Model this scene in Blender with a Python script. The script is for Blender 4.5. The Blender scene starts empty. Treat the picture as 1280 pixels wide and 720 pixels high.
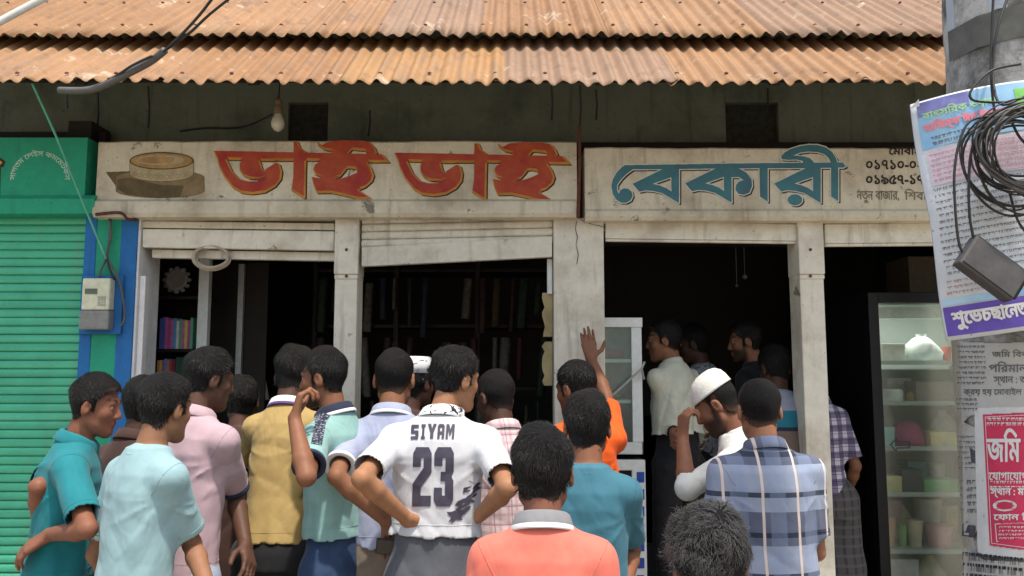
import bpy, math, random
import numpy as np
from mathutils import Vector, Matrix
from mathutils.bvhtree import BVHTree
R = math.radians
C = bpy.context.scene.collection
scene = bpy.context.scene
random.seed(7)
rng = np.random.default_rng(11)

# ------------------------------------------------------------------ camera
CAM = Vector((0.0, 0.0, 1.6)); PITCH = R(6.0); F = 1000.0      # F in pixels of a 1280 px wide frame
cam = bpy.data.cameras.new('camera'); camo = bpy.data.objects.new('camera', cam); C.objects.link(camo)
camo.location = CAM; camo.rotation_euler = (math.pi/2 + PITCH, 0, 0)
cam.sensor_width = 36; cam.lens = 36*F/1280; cam.clip_start = 0.05; cam.clip_end = 3000
scene.camera = camo

# ------------------------------------------------------------------ light
SUN_EL, SUN_AZ = 73.0, 30.0          # the sun stands high behind the photographer, a little to the right
w = bpy.data.worlds.new('World'); scene.world = w; w.use_nodes = True
nt = w.node_tree; bg = nt.nodes['Background']
sky = nt.nodes.new('ShaderNodeTexSky'); sky.sky_type = 'NISHITA'; sky.sun_disc = False
sky.sun_elevation = R(SUN_EL); sky.sun_rotation = R(180 - SUN_AZ); sky.air_density = 1.6; sky.dust_density = 4.0
nt.links.new(sky.outputs[0], bg.inputs[0]); bg.inputs[1].default_value = 0.15
sun = bpy.data.lights.new('sun', 'SUN'); sun.energy = 3.1; sun.angle = R(2.0); sun.color = (1.0, 0.93, 0.83)
so = bpy.data.objects.new('sun', sun); C.objects.link(so); so.location = (2, -4, 9)
sd = Vector((math.sin(R(SUN_AZ))*math.cos(R(SUN_EL)), -math.cos(R(SUN_AZ))*math.cos(R(SUN_EL)), math.sin(R(SUN_EL))))
so.rotation_euler = sd.to_track_quat('Z', 'Y').to_euler()
scene.view_settings.view_transform = 'Standard'; scene.view_settings.look = 'None'
scene.view_settings.exposure = 0.62; scene.view_settings.gamma = 1
try:
    scene.cycles.max_bounces = 6; scene.cycles.diffuse_bounces = 4; scene.cycles.transparent_max_bounces = 8
    scene.cycles.use_denoising = True
except Exception: pass

# ------------------------------------------------------------------ helpers
FW = Vector((0, math.cos(PITCH), math.sin(PITCH))); UP = Vector((0, -math.sin(PITCH), math.cos(PITCH)))
def ray(px, py):
    return FW + Vector((1, 0, 0))*((px-640)/F) + UP*((360-py)/F)
def P(px, py, Y):
    """the point at depth Y that the photograph shows at pixel (px, py)"""
    d = ray(px, py); return CAM + d*(Y/d.y)
def proj(q):
    q = Vector(q)-CAM; f = q.dot(FW); return 640+F*q.x/f, 360-F*q.dot(UP)/f

class MB:
    def __init__(s): s.v = []; s.f = []; s.m = []
    def add(s, vs, fs, m=0):
        b = len(s.v); s.v += [tuple(x) for x in vs]
        for q in fs: s.f.append(tuple(b+i for i in q)); s.m.append(m)
    def box(s, x0, x1, y0, y1, z0, z1, m=0, M=None):
        vs = [Vector((x, y, z)) for z in (z0, z1) for y in (y0, y1) for x in (x0, x1)]
        if M is not None: vs = [M @ v for v in vs]
        s.add(vs, [(0,2,3,1), (4,5,7,6), (0,1,5,4), (2,6,7,3), (0,4,6,2), (1,3,7,5)], m)
    def quad(s, a, b, c, d, m=0): s.add([a,b,c,d], [(0,1,2,3)], m)
    def tube(s, pts, r, n=6, m=0, cap=True):
        pts = [Vector(p) for p in pts]; N = len(pts)
        rs = r if isinstance(r, (list, tuple)) else [r]*N
        t0 = (pts[1]-pts[0]).normalized()
        u = t0.orthogonal().normalized(); vs = []
        for i, p in enumerate(pts):
            t = (pts[min(i+1, N-1)] - pts[max(i-1, 0)])
            if t.length < 1e-9: t = t0
            t.normalize(); u = (u - t*u.dot(t))
            if u.length < 1e-6: u = t.orthogonal()
            u.normalize(); w_ = t.cross(u)
            for k in range(n):
                a = 2*math.pi*k/n; vs.append(p + (u*math.cos(a) + w_*math.sin(a))*rs[i])
        fs = [(i*n+k, i*n+(k+1) % n, (i+1)*n+(k+1) % n, (i+1)*n+k) for i in range(N-1) for k in range(n)]
        if cap: fs += [tuple(range(n))[::-1], tuple((N-1)*n+k for k in range(n))]
        s.add(vs, fs, m)
    def lathe(s, prof, c, n=20, m=0, M=None):
        c = Vector(c); vs = []
        for r_, z in prof:
            for k in range(n):
                a = 2*math.pi*k/n; q = Vector((r_*math.cos(a), r_*math.sin(a), z))
                if M is not None: q = M @ q
                vs.append(c + q)
        fs = [(i*n+k, i*n+(k+1) % n, (i+1)*n+(k+1) % n, (i+1)*n+k) for i in range(len(prof)-1) for k in range(n)]
        s.add(vs, fs, m)
    def build(s, name, mats, parent=None, smooth=False, bevel=0):
        me = bpy.data.meshes.new(name); me.from_pydata(s.v, [], s.f)
        mats = mats if isinstance(mats, (list, tuple)) else [mats]
        for m in mats: me.materials.append(m)
        for p, mi in zip(me.polygons, s.m):
            p.material_index = mi; p.use_smooth = smooth
        me.update(); o = bpy.data.objects.new(name, me); C.objects.link(o)
        if parent is not None: o.parent = parent
        if bevel:
            b = o.modifiers.new('bevel', 'BEVEL'); b.width = bevel; b.segments = 2; b.limit_method = 'ANGLE'
        return o

def tag(o, label=None, cat=None, group=None, kind=None):
    if label: o['label'] = label
    if cat: o['category'] = cat
    if group: o['group'] = group
    if kind: o['kind'] = kind
    return o
def thing(name, label, cat, loc=(0, 0, 0), group=None):
    o = bpy.data.objects.new(name, None); C.objects.link(o); o.location = loc; o.empty_display_size = 0.1
    return tag(o, label, cat, group)

# ------------------------------------------------------------------ materials
class NT:
    """a small helper that writes node trees"""
    def __init__(s, name, rough=0.7, spec=0.3):
        s.m = bpy.data.materials.new(name); s.m.use_nodes = True; s.t = s.m.node_tree
        s.b = s.t.nodes['Principled BSDF']; s.b.inputs['Roughness'].default_value = rough
        s.b.inputs['Specular IOR Level'].default_value = spec
    def n(s, typ, **kw):
        x = s.t.nodes.new(typ)
        for k, v in kw.items(): setattr(x, k, v)
        return x
    def l(s, a, b): s.t.links.new(a, b)
    def set(s, sock, v):
        if hasattr(v, 'is_linked') or hasattr(v, 'links'): s.l(v, sock)
        else:
            if isinstance(v, tuple) and len(v) == 3 and sock.type == 'RGBA': v = (*v, 1)
            sock.default_value = v
    def coord(s, scale=(1, 1, 1), rot=(0, 0, 0), kind='Object'):
        tc = s.n('ShaderNodeTexCoord'); mp = s.n('ShaderNodeMapping')
        s.l(tc.outputs[kind], mp.inputs[0]); mp.inputs['Scale'].default_value = scale; mp.inputs['Rotation'].default_value = rot
        return mp.outputs[0]
    def noise(s, vec, scale=5, detail=4, rough=0.6, dist=0):
        x = s.n('ShaderNodeTexNoise'); s.l(vec, x.inputs['Vector']); x.inputs['Scale'].default_value = scale
        x.inputs['Detail'].default_value = detail; x.inputs['Roughness'].default_value = rough; x.inputs['Distortion'].default_value = dist
        return x.outputs['Fac']
    def ramp(s, f, a, b):
        x = s.n('ShaderNodeMapRange'); s.l(f, x.inputs[0]); x.inputs[1].default_value = a; x.inputs[2].default_value = b
        return x.outputs[0]
    def math(s, op, a, b=0.0):
        x = s.n('ShaderNodeMath', operation=op); s.set(x.inputs[0], a); s.set(x.inputs[1], b); return x.outputs[0]
    def mix(s, f, a, b, mode='MIX'):
        x = s.n('ShaderNodeMix', data_type='RGBA', blend_type=mode)
        s.set(x.inputs[0], f); s.set(x.inputs[6], a); s.set(x.inputs[7], b); return x.outputs[2]
    def bump(s, h, strength=0.3, dist=0.01):
        x = s.n('ShaderNodeBump'); x.inputs['Strength'].default_value = strength; x.inputs['Distance'].default_value = dist
        s.l(h, x.inputs['Height']); s.l(x.outputs[0], s.b.inputs['Normal'])
    def sep(s, vec):
        x = s.n('ShaderNodeSeparateXYZ'); s.l(vec, x.inputs[0]); return x.outputs
    def stripe(s, c, period, width, phase=0.0):
        f = s.math('FRACT', s.math('ADD', s.math('MULTIPLY', c, 1/period), phase + 100.0))
        return s.math('LESS_THAN', f, width)
    def done(s, col): s.set(s.b.inputs['Base Color'], col); return s.m

def plain(name, col, rough=0.6, spec=0.3, var=0.15, scale=30, metal=0, bump=0):
    t = NT(name, rough, spec); v = t.coord(); f = t.noise(v, scale, 5)
    t.b.inputs['Metallic'].default_value = metal
    c2 = tuple(x*(1-var) for x in col); c1 = tuple(min(1, x*(1+var)) for x in col)
    if bump: t.bump(f, bump, 0.004)
    return t.done(t.mix(t.ramp(f, .3, .7), c2, c1))

def paintwall(name, col, dirt, amount=0.5, streak=True, chip=0.0, rough=0.75):
    """old wall paint: blotchy, with grime and run-down streaks and small knocks"""
    t = NT(name, rough, 0.25); v = t.coord()
    a = t.noise(v, 3.0, 6, .65); b = t.noise(v, 17, 5, .7)
    vs = t.coord((9, 9, 0.9)); st = t.noise(vs, 2.2, 4, .6)
    c = t.mix(t.ramp(b, .3, .75), tuple(x*.88 for x in col), tuple(min(1, x*1.08) for x in col))
    c = t.mix(t.math('MULTIPLY', t.ramp(a, .48, .75), amount), c, dirt)
    if streak: c = t.mix(t.math('MULTIPLY', t.ramp(st, .56, .78), amount*.8), c, tuple(x*.7 for x in dirt))
    sp = t.noise(v, 60, 3, .5)
    c = t.mix(t.math('MULTIPLY', t.ramp(sp, .68, .74), .55), c, tuple(x*.35 for x in dirt))
    if chip:
        ch = t.noise(v, 8, 8, .75, .6)
        c = t.mix(t.math('MULTIPLY', t.ramp(ch, .66-.1*chip, .70-.1*chip), .8), c, (.12, .10, .08))
    t.bump(b, .35, .006)
    return t.done(c)

M_cream = paintwall('cream_paint', (.70, .655, .55), (.32, .26, .18), .8, chip=.3)
M_sign = paintwall('sign_paint', (.64, .575, .445), (.27, .20, .13), .8, chip=.45)
M_white = paintwall('white_paint', (.74, .72, .72), (.40, .38, .33), .35)
M_green = paintwall('green_paint', (.025, .32, .19), (.03, .19, .13), .5)
M_greenlt = paintwall('green_shutter', (.085, .46, .29), (.05, .23, .15), .65, chip=.05, rough=.5)
def shutter_paint():
    t = NT('green_shutter_paint', .5, .3); v = t.coord(); z = t.coord((.15, .15, 19.4)); a = t.noise(z, 1, 2, .5); b = t.noise(v, 2.2, 6, .7, .3); st = t.noise(t.coord((7, 7, .5)), 2, 5, .65); f = t.noise(v, 26, 6, .75)
    c = t.mix(t.ramp(a, .3, .7), (.05, .36, .215), (.095, .49, .30)); c = t.mix(t.math('MULTIPLY', t.ramp(b, .45, .72), .6), c, (.05, .25, .16)); c = t.mix(t.math('MULTIPLY', t.ramp(st, .55, .75), .45), c, (.16, .30, .20))
    c = t.mix(t.math('MULTIPLY', t.ramp(f, .66, .72), .7), c, (.12, .10, .06)); t.bump(f, .2, .004); return t.done(c)
M_greenlt = shutter_paint()
M_blue = paintwall('blue_paint', (.025, .15, .40), (.02, .09, .24), .5)
M_under = paintwall('grey_green_wall', (.165, .185, .135), (.06, .07, .05), .8)  # dark grey-green wall colour with darker blotches
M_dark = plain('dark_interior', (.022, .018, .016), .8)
M_black = plain('black_paint', (.012, .012, .013), .45)
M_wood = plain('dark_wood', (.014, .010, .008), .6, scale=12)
M_ply = plain('raw_plywood', (.42, .33, .17), .75, var=.25, scale=9)
M_steel = plain('grey_steel', (.35, .36, .36), .4, .5, metal=.3)
M_alu = plain('white_frame', (.70, .72, .70), .4, .4, var=.08)
M_rubber = plain('cable_rubber', (.028, .027, .026), .5, .35)
M_rubg = plain('grey_cable', (.10, .095, .09), .55, .35)
M_rust = plain('rusty_iron', (.10, .035, .022), .8, var=.4, scale=40)
M_glass = NT('glass'); M_glass.b.inputs['Base Color'].default_value = (.75, .85, .82, 1); M_glass.b.inputs['Roughness'].default_value = .08
def glassmat(name, tint, alpha):
    m = bpy.data.materials.new(name); m.use_nodes = True; t = m.node_tree
    for n in list(t.nodes): t.nodes.remove(n)
    o = t.nodes.new('ShaderNodeOutputMaterial'); mx = t.nodes.new('ShaderNodeMixShader')
    tr = t.nodes.new('ShaderNodeBsdfTransparent'); gl = t.nodes.new('ShaderNodeBsdfGlossy')
    tr.inputs[0].default_value = (*tint, 1); gl.inputs['Roughness'].default_value = .22; gl.inputs[0].default_value = (.9, .95, .93, 1)
    mx.inputs[0].default_value = alpha
    t.links.new(tr.outputs[0], mx.inputs[1]); t.links.new(gl.outputs[0], mx.inputs[2]); t.links.new(mx.outputs[0], o.inputs[0])
    return m
bpy.data.materials.remove(M_glass.m)
M_glass = glassmat('shelf_glass', (.8, .88, .86), .10)
M_fglass = glassmat('cooler_glass', (.90, .92, .90), .14)

def rustmat(name, tone, seed):
    t = NT(name, .7, .3); v = t.coord(); tc = t.n('ShaderNodeMapping'); t.l(v, tc.inputs[0]); tc.inputs['Location'].default_value = (seed*3.1, seed*1.7, seed)
    v = tc.outputs[0]
    a = t.noise(v, 2.3, 7, .7, .4); b = t.noise(v, 22, 5, .7)
    mp = t.n('ShaderNodeMapping'); t.l(v, mp.inputs[0]); mp.inputs['Scale'].default_value = (14, 1.2, 1.2); st = t.noise(mp.outputs[0], 1.6, 5, .65)
    c = t.mix(t.ramp(a, .3, .7), tuple(x*.75 for x in tone), tone)
    c = t.mix(t.math('MULTIPLY', t.ramp(st, .50, .72), .6), c, (.19, .135, .10))
    c = t.mix(t.math('MULTIPLY', t.ramp(b, .52, .75), .4), c, (.44, .22, .10))
    p = t.noise(v, 4.2, 8, .72, .8)
    c = t.mix(t.math('MULTIPLY', t.ramp(p, .60, .68), .7), c, (.50, .41, .30))
    d = t.noise(v, 6, 6, .7, .5)
    c = t.mix(t.math('MULTIPLY', t.ramp(d, .54, .70), .65), c, (.13, .075, .045))
    t.bump(b, .25, .004)
    return t.done(c)
M_tin = [rustmat('rusted_tin', tn, i) for i, tn in enumerate([(.30, .16, .072), (.33, .185, .09), (.285, .18, .115), (.36, .20, .082)])]

# ------------------------------------------------------------------ 2-D fills for painted marks and print
def spans(groups, step):
    """scan-line union of groups of closed polygons (each group non-zero winding) -> [(y, [(x0, x1), ...])]"""
    ys = [p[1] for g in groups for poly in g for p in poly]
    if not ys: return []
    out = []; E = []
    for gi, g in enumerate(groups):
        for poly in g:
            a = np.asarray(poly, float); b = np.roll(a, -1, 0)
            E.append(np.c_[a, b, np.full(len(a), gi)])
    E = np.concatenate(E); E = E[E[:, 1] != E[:, 3]]
    lo = np.minimum(E[:, 1], E[:, 3]); hi = np.maximum(E[:, 1], E[:, 3])
    for y in np.arange(min(ys)+step/2, max(ys), step):
        e = E[(lo <= y) & (hi > y)]
        if not len(e): continue
        x = e[:, 0] + (y-e[:, 1])*(e[:, 2]-e[:, 0])/(e[:, 3]-e[:, 1]); dr = np.where(e[:, 3] > e[:, 1], 1, -1)
        iv = []
        for g in np.unique(e[:, 4]):
            k = e[:, 4] == g; o = np.argsort(x[k]); xs = x[k][o]; ds = dr[k][o]; wn = 0
            for xx, d in zip(xs, ds):
                if wn == 0: st = xx
                wn += d
                if wn == 0 and xx > st: iv.append((st, xx))
        iv.sort(); mg = []
        for a, b in iv:
            if mg and a <= mg[-1][1]: mg[-1][1] = max(mg[-1][1], b)
            else: mg.append([a, b])
        if mg: out.append((y, mg))
    return out
def edges_thick(polys, wd):
    """each edge of the outlines as a small quad, for a bolder or outlined version"""
    gs = []
    for poly in polys:
        for a, b in zip(poly, poly[1:]+poly[:1]):
            dx, dy = b[0]-a[0], b[1]-a[1]; L = math.hypot(dx, dy)
            if L < 1e-9: continue
            nx, ny = -dy/L*wd, dx/L*wd; ex, ey = dx/L*wd*.6, dy/L*wd*.6
            gs.append([[(a[0]-ex+nx, a[1]-ey+ny), (b[0]+ex+nx, b[1]+ey+ny), (b[0]+ex-nx, b[1]+ey-ny), (a[0]-ex-nx, a[1]-ey-ny)]])
    return gs
def fill(mb, groups, step, mp, m=0, maxw=None):
    for y, iv in spans(groups, step):
        for a, b in iv:
            k = 1 if not maxw else max(1, int((b-a)/maxw))
            for i in range(k):
                p, q = a+(b-a)*i/k, a+(b-a)*(i+1)/k
                c_ = (mp(p, y+step/2), mp(q, y+step/2), mp(q, y-step/2), mp(p, y-step/2))
                if None not in c_: mb.quad(*c_, m)
_tc = {}
def text_polys(s, shear=0.0):
    """outlines of a line of text, 1 unit high, y down"""
    if (s, shear) in _tc: return _tc[(s, shear)]
    c = bpy.data.curves.new('lettering', 'FONT'); c.body = s; c.fill_mode = 'NONE'; c.resolution_u = 3; c.shear = shear
    o = bpy.data.objects.new('lettering', c); C.objects.link(o)
    me = bpy.data.meshes.new_from_object(o.evaluated_get(bpy.context.evaluated_depsgraph_get()))
    n = len(me.vertices); co = np.zeros(n*3); me.vertices.foreach_get('co', co); co = co.reshape(-1, 3)
    nx = {}
    for e in me.edges: nx.setdefault(e.vertices[0], []).append(e.vertices[1]); nx.setdefault(e.vertices[1], []).append(e.vertices[0])
    seen = set(); polys = []
    for i in range(n):
        if i in seen or i not in nx: continue
        loop = [i]; seen.add(i); prev = None; cur = i
        while True:
            cand = [j for j in nx[cur] if j not in seen]
            if not cand: break
            j = min(cand, key=lambda q: (abs(q-cur), -q)) if len(cand) > 1 else cand[0]
            loop.append(j); seen.add(j); cur = j
        # keep the font's own winding: indices run along the outline
        if len(loop) > 2 and loop[1] != loop[0]+1: loop = [loop[0]] + loop[1:][::-1]
        if len(loop) > 2: polys.append([(co[j][0], -co[j][1]) for j in loop])
    bpy.data.objects.remove(o); bpy.data.curves.remove(c); bpy.data.meshes.remove(me)
    _tc[(s, shear)] = polys; return polys
def text_at(s, x0, y0, x1=None, y1=None, shear=0.0, h=None):
    """text scaled into the box (x0,y0)-(x1,y1) of the print's own coordinates"""
    ps = text_polys(s, shear); xs = [p[0] for q in ps for p in q]; ys = [p[1] for q in ps for p in q]
    a, b, c, d = min(xs), max(xs), min(ys), max(ys)
    sy = (y1-y0)/(d-c) if y1 is not None else h/(d-c)
    sx = (x1-x0)/(b-a) if x1 is not None else sy
    return [[(x0+(p[0]-a)*sx, y0+(p[1]-c)*sy) for p in q] for q in ps]
def ellipse(cx, cy, rx, ry, n=36, a0=0, a1=360):
    return [(cx+rx*math.cos(R(a0+(a1-a0)*i/n)), cy+ry*math.sin(R(a0+(a1-a0)*i/n))) for i in range(n)]
def orient(poly):
    a = sum(p[0]*q[1]-q[0]*p[1] for p, q in zip(poly, poly[1:]+poly[:1]))
    return poly if a > 0 else poly[::-1]

# ------------------------------------------------------------------ ground
g = MB(); g.quad((-400, -400, 0), (400, -400, 0), (400, 400, 0), (-400, 400, 0))
t = NT('dusty_road', .9, .2); v = t.coord(); a = t.noise(v, .8, 8, .7); b = t.noise(v, 30, 5, .7)
t.bump(b, .5, .01)
tag(g.build('ground', t.done(t.mix(t.ramp(a, .3, .7), (.24, .21, .17), (.34, .30, .245)))), kind='structure')

# ------------------------------------------------------------------ the bakery building
YF = 4.10            # front of pillars and shutters
YS = 4.04            # front of the sign fascia
YU = 4.36            # dark wall over the signs
FLOOR = 0.26
def X(px, Y=YF, py=300): return P(px, py, Y).x
def Z(py, Y=YF): return P(640, py, Y).z
bld = thing('bakery_building', 'cream painted bakery shop front with open shutters under a rusty tin roof', 'building', (0, YF, 0))
bld_off = Vector((0, -YF, 0))
def part(mb, name, mats, parent=None, **k):
    """parts are modelled in world space; the offset of the thing's base is taken out here"""
    top = parent or bld; off = Vector((0, 0, 0)); o_ = top
    while o_ is not None: off += o_.location; o_ = o_.parent
    mb.v = [tuple(Vector(q)-off) for q in mb.v]
    return mb.build(name, mats, top, **k)

zt_sign = Z(176, YS); zb_sign = Z(250, YS); zl_sign = Z(272, YS)
xa, xb = X(121, YS, 220), X(721, YS, 220); xc, xd = X(731, YS, 220), X(1235, YS, 220)
def vnoise(n, amp, seed):
    r = np.random.default_rng(seed); return np.convolve(r.normal(0, amp, n+6), np.ones(7)/7, 'valid')
def fascia(x0, x1, zt, zb, zl, lip, seed):
    """sign beam: painted face with a slightly wavy top edge, and a rounded lip below"""
    mb = MB(); n = 60; wob = vnoise(n+1, .006, seed)
    prof0 = lambda i: [(YS+.30, zt+wob[i]), (YS+.008, zt+wob[i]), (YS, zt-.008+wob[i]), (YS, zb+.004), (YS-lip, zb-.012), (YS-lip-.004, zl+.02), (YS-lip+.012, zl), (YS+.30, zl)]
    vs = []; fs = []; k = 8
    for i in range(n+1):
        x = x0+(x1-x0)*i/n
        for y, z in prof0(i): vs.append((x, y, z))
    for i in range(n):
        for j in range(k-1): fs.append((i*k+j, (i+1)*k+j, (i+1)*k+j+1, i*k+j+1))
        fs.append((i*k+k-1, (i+1)*k+k-1, (i+1)*k, i*k))
    fs.append(tuple(range(k))); fs.append(tuple(n*k+j for j in range(k))[::-1])
    mb.add(vs, fs); return mb
sgl = part(fascia(xa, xb, zt_sign, zb_sign, zl_sign, .022, 3), 'signboard', M_sign)
sgr = part(fascia(xc, xd, Z(184, YS), Z(262, YS), Z(276, YS), .016, 5), 'signboard', M_sign)
sgl['label'] = 'cream signboard with red hand painted lettering and a painted cake'
sgr['label'] = 'cream signboard with blue hand painted lettering and phone numbers'

def sign_map(layer): return lambda x, y: P(x, y, YS - .0012 - .0009*layer)
M_letred = NT('red_sign_paint', .55, .35); _v = M_letred.coord(); _f = M_letred.noise(_v, 9, 4, .6)
M_letred = M_letred.done(M_letred.mix(M_letred.ramp(_f, .35, .68), (.32, .022, .016), (.42, .075, .02)))
M_letor = plain('orange_sign_paint', (.46, .19, .025), .55, var=.25, scale=12)
M_letdk = plain('dark_sign_paint', (.035, .022, .015), .6, var=.3)
M_letbl = NT('teal_sign_paint', .55, .35); _v = M_letbl.coord(); _f = M_letbl.noise(_v, 8, 4, .6)
M_letbl = M_letbl.done(M_letbl.mix(M_letbl.ramp(_f, .35, .7), (.045, .12, .16), (.05, .19, .22)))
M_letcr = plain('pale_sign_paint', (.62, .60, .52), .6, var=.12)
M_letgr = plain('faded_sign_paint', (.17, .145, .10), .7, var=.3)

def z1(pts, dx=0, dy=0): return orient([(260+x/5.333+dx, 165+y/5.333+dy) for x, y in pts])
BHAI = [
 [(35,125),(560,135),(1165,148),(1215,205),(1045,203),(650,192),(375,195),(60,182)],
 [(60,175),(75,235),(110,305),(165,375),(220,408),(300,417),(380,405),(450,365),(488,315),(495,265),(480,215),(455,203),(420,225),(380,250),(395,280),(380,310),(330,328),(270,330),(215,315),(165,262),(125,180)],
 [(235,140),(335,140),(350,200),(365,245),(395,275),(390,305),(340,318),(280,315),(235,295),(210,255),(210,210),(235,180)],
 [(570,65),(600,62),(618,105),(655,130),(655,200),(650,440),(640,447),(555,392),(568,300)],
 [(725,60),(760,88),(800,65),(900,55),(1030,58),(1085,70),(1115,105),(1130,140),(1100,152),(1060,150),(1045,128),(960,120),(930,150),(840,150),(820,130),(770,118),(735,95)],
 [(700,250),(715,215),(760,190),(830,165),(900,180),(940,200),(915,260),(880,300),(830,315),(770,312),(720,290)],
 [(690,298),(740,308),(830,314),(890,310),(950,290),(998,268),(985,250),(945,243),(905,250),(890,165),(1045,180),(1090,240),(1108,290),(1095,330),(1050,370),(1005,388),(1050,415),(1100,448),(1000,450),(900,425),(820,408),(725,410),(705,360)]]
d_, o_, r_ = MB(), MB(), MB()
for dx, dy in ((0, 0), (226, 2.4)):
    polys = [z1(p, dx, dy) for p in BHAI]
    sh = [[(x+1.7, y+1.3) for x, y in p] for p in polys]
    fill(d_, [[p] for p in sh], .25, sign_map(0))
    fill(o_, [[p] for p in polys], .25, sign_map(1))
    # the red brushwork sits to the upper left and leaves an orange rim below and to the right
    inner = []
    for y, iv in spans([[p] for p in polys], .25):
        pass
    A = {round(y*4): iv for y, iv in spans([[[(x-2.6, y-.2) for x, y in p]] for p in polys], .25)}
    B = {round(y*4): iv for y, iv in spans([[[(x+.4, y-3.4) for x, y in p]] for p in polys], .25)}
    Cc = {round(y*4): iv for y, iv in spans([[p] for p in polys], .25)}
    y_lo = min(Cc)
    for k in Cc:
        ivs = Cc[k]
        for other in (A.get(k, []), B.get(k, [])):
            ivs = [(max(a, c), min(b, d)) for a, b in ivs for c, d in other if min(b, d) > max(a, c)]
        mp = sign_map(2); y = k/4
        for a, b in ivs: r_.quad(mp(a, y+.125), mp(b, y+.125), mp(b, y-.125), mp(a, y-.125))
part(d_, 'lettering', M_letdk, sgl); part(o_, 'lettering', M_letor, sgl); part(r_, 'lettering', M_letred, sgl)

def z3(pts): return orient([(750+x/7.2, 170+y/7.2) for x, y in pts])
def sft(p, dx, dy=0): return [(x+dx, y+dy) for x, y in p]
BA = [[(590,285),(705,285),(640,372),(475,430),(370,462),(293,430),(380,388)],
      [(293,430),(475,430),(540,445),(600,470),(645,500),(710,560),(710,602),(640,562),(560,515),(480,495),(410,490),(355,502)],
      [(640,285),(712,285),(712,604),(645,566)]]
BEK = [[(225,262),(700,255),(1152,248),(1830,240),(2185,238),(2212,275),(2190,285),(1830,290),(1100,292),(700,298),(290,300),(250,310)],
 [(225,262),(300,298),(240,340),(190,390),(155,440),(155,490),(170,520),(180,490),(215,470),(255,475),(285,500),(295,540),(275,580),(235,600),(190,600),(145,570),(115,520),(103,450),(115,390),(150,330),(190,285)]]
BEK += BA + [sft(p, 473, -4) for p in BA]
BEK += [sft([(95,280),(180,296),(240,330),(285,390),(290,450),(265,510),(215,530),(165,520),(140,485),(145,440),(170,410),(212,396),(170,370),(95,372)], 1080),
        sft([(355,280),(430,280),(430,592),(360,546)], 1080)]
BEK += [sft(p, 1275, -2) for p in BA]
BEK += [sft([(675+66*math.cos(R(a)), 574+50*math.sin(R(a))) for a in range(0, 360, 15)], 1080),
        sft([(1000,270),(1065,270),(1065,588),(1000,544)], 1080),
        sft([(1000,250),(980,200),(940,165),(880,145),(800,140),(720,150),(660,176),(700,178),(760,185),(810,200),(845,235),(850,260),(750,255),(745,225),(690,212),(620,215),(560,210),(548,185),(580,150),(640,115),(720,90),(800,78),(880,80),(950,100),(1010,145),(1045,200),(1062,260)], 1080)]
polys = [z3(p) for p in BEK]
d_, c_, b_ = MB(), MB(), MB()
sh = [[(x+1.9, y+1.7) for x, y in p] for p in polys]
fill(d_, [[p] for p in sh] + edges_thick(sh, .9), .25, sign_map(0))
fill(c_, [[p] for p in polys] + edges_thick(polys, 1.15), .25, sign_map(1))
fill(b_, [[p] for p in polys], .25, sign_map(2))
k_ = MB(); f_ = MB()
def put(mb, s, x0, y0, x1, y1, bold=.0, mp=None, shear=0.0, step=.2):
    ps = text_at(s, x0, y0, x1, y1, shear)
    fill(mb, [ps] + (edges_thick(ps, bold) if bold else []), step, mp or sign_map(1))
put(k_, '০১৭১০-০২১', 1083, 200, 1164, 212, .45); put(k_, '০১৯৫৭-১৭০', 1083, 219, 1164, 230, .5)
put(k_, 'েমাবাইল', 1111, 181, 1162, 194, .4)
put(f_, 'নতুন বাজার,', 1071, 238, 1124, 254, .15); put(f_, 'িশবচর', 1131, 236, 1172, 250, .15)
part(d_, 'lettering', M_letdk, sgr); part(c_, 'lettering', M_letcr, sgr); part(b_, 'lettering', M_letbl, sgr)
part(k_, 'lettering', M_letdk, sgr); part(f_, 'lettering', M_letgr, sgr)

# the painted cake
ck = MB(); mats = [plain('cake_shade_paint', (.11, .078, .036), .7, var=.35, scale=14), plain('cake_brown_paint', (.22, .155, .075), .7, var=.25, scale=18),
                   plain('cake_side_paint', (.40, .32, .19), .7, var=.2, scale=40), plain('cake_top_paint', (.36, .22, .085), .7, var=.3, scale=14), plain('cake_outline_paint', (.09, .06, .02), .7)]
def cyl(cx, y0, y1, rx, ry): return orient([(cx+rx*math.cos(R(a)), y1+ry*math.sin(R(a))) for a in range(0, 181, 8)] + [(cx+rx*math.cos(R(a)), y0+ry*math.sin(R(a))) for a in range(180, 361, 8)])
smear = orient([(132, 215), (165, 214), (178, 228), (170, 245), (150, 240), (140, 226)])
fill(ck, [[smear]], .3, sign_map(0), 0)
low = cyl(200, 222, 238, 55, 9); fill(ck, [[low]] + edges_thick([low], .5), .3, sign_map(1), 4); fill(ck, [[low]], .3, sign_map(2), 1)
sh_ = orient([(146, 224), (162, 222), (200, 231), (230, 232), (225, 246), (190, 247), (158, 243), (146, 236)]); fill(ck, [[sh_]], .3, sign_map(3), 0)
up_ = cyl(202, 201, 217, 39.5, 9.5); fill(ck, [[up_]] + edges_thick([up_], .55), .3, sign_map(4), 4); fill(ck, [[up_]], .3, sign_map(5), 2)
tp = ellipse(202, 201, 39.5, 10.5); fill(ck, [[tp]] + edges_thick([tp], .5), .3, sign_map(6), 4); fill(ck, [[ellipse(202, 201, 38.4, 9.6)]], .3, sign_map(7), 3)
fill(ck, [[ellipse(200, 200, 30, 6.5)]], .3, sign_map(8), 2); fill(ck, [[ellipse(196, 200, 22, 4.4)]], .3, sign_map(9), 3)
for i in range(11):
    fill(ck, edges_thick([ellipse(168+i*6.8, 217+4.5*math.sin(math.pi*(i+.5)/11), 2.6, 2.6, 10)], .22), .2, sign_map(6), 1)
part(ck, 'painted_cake', mats, sgl)

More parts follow.
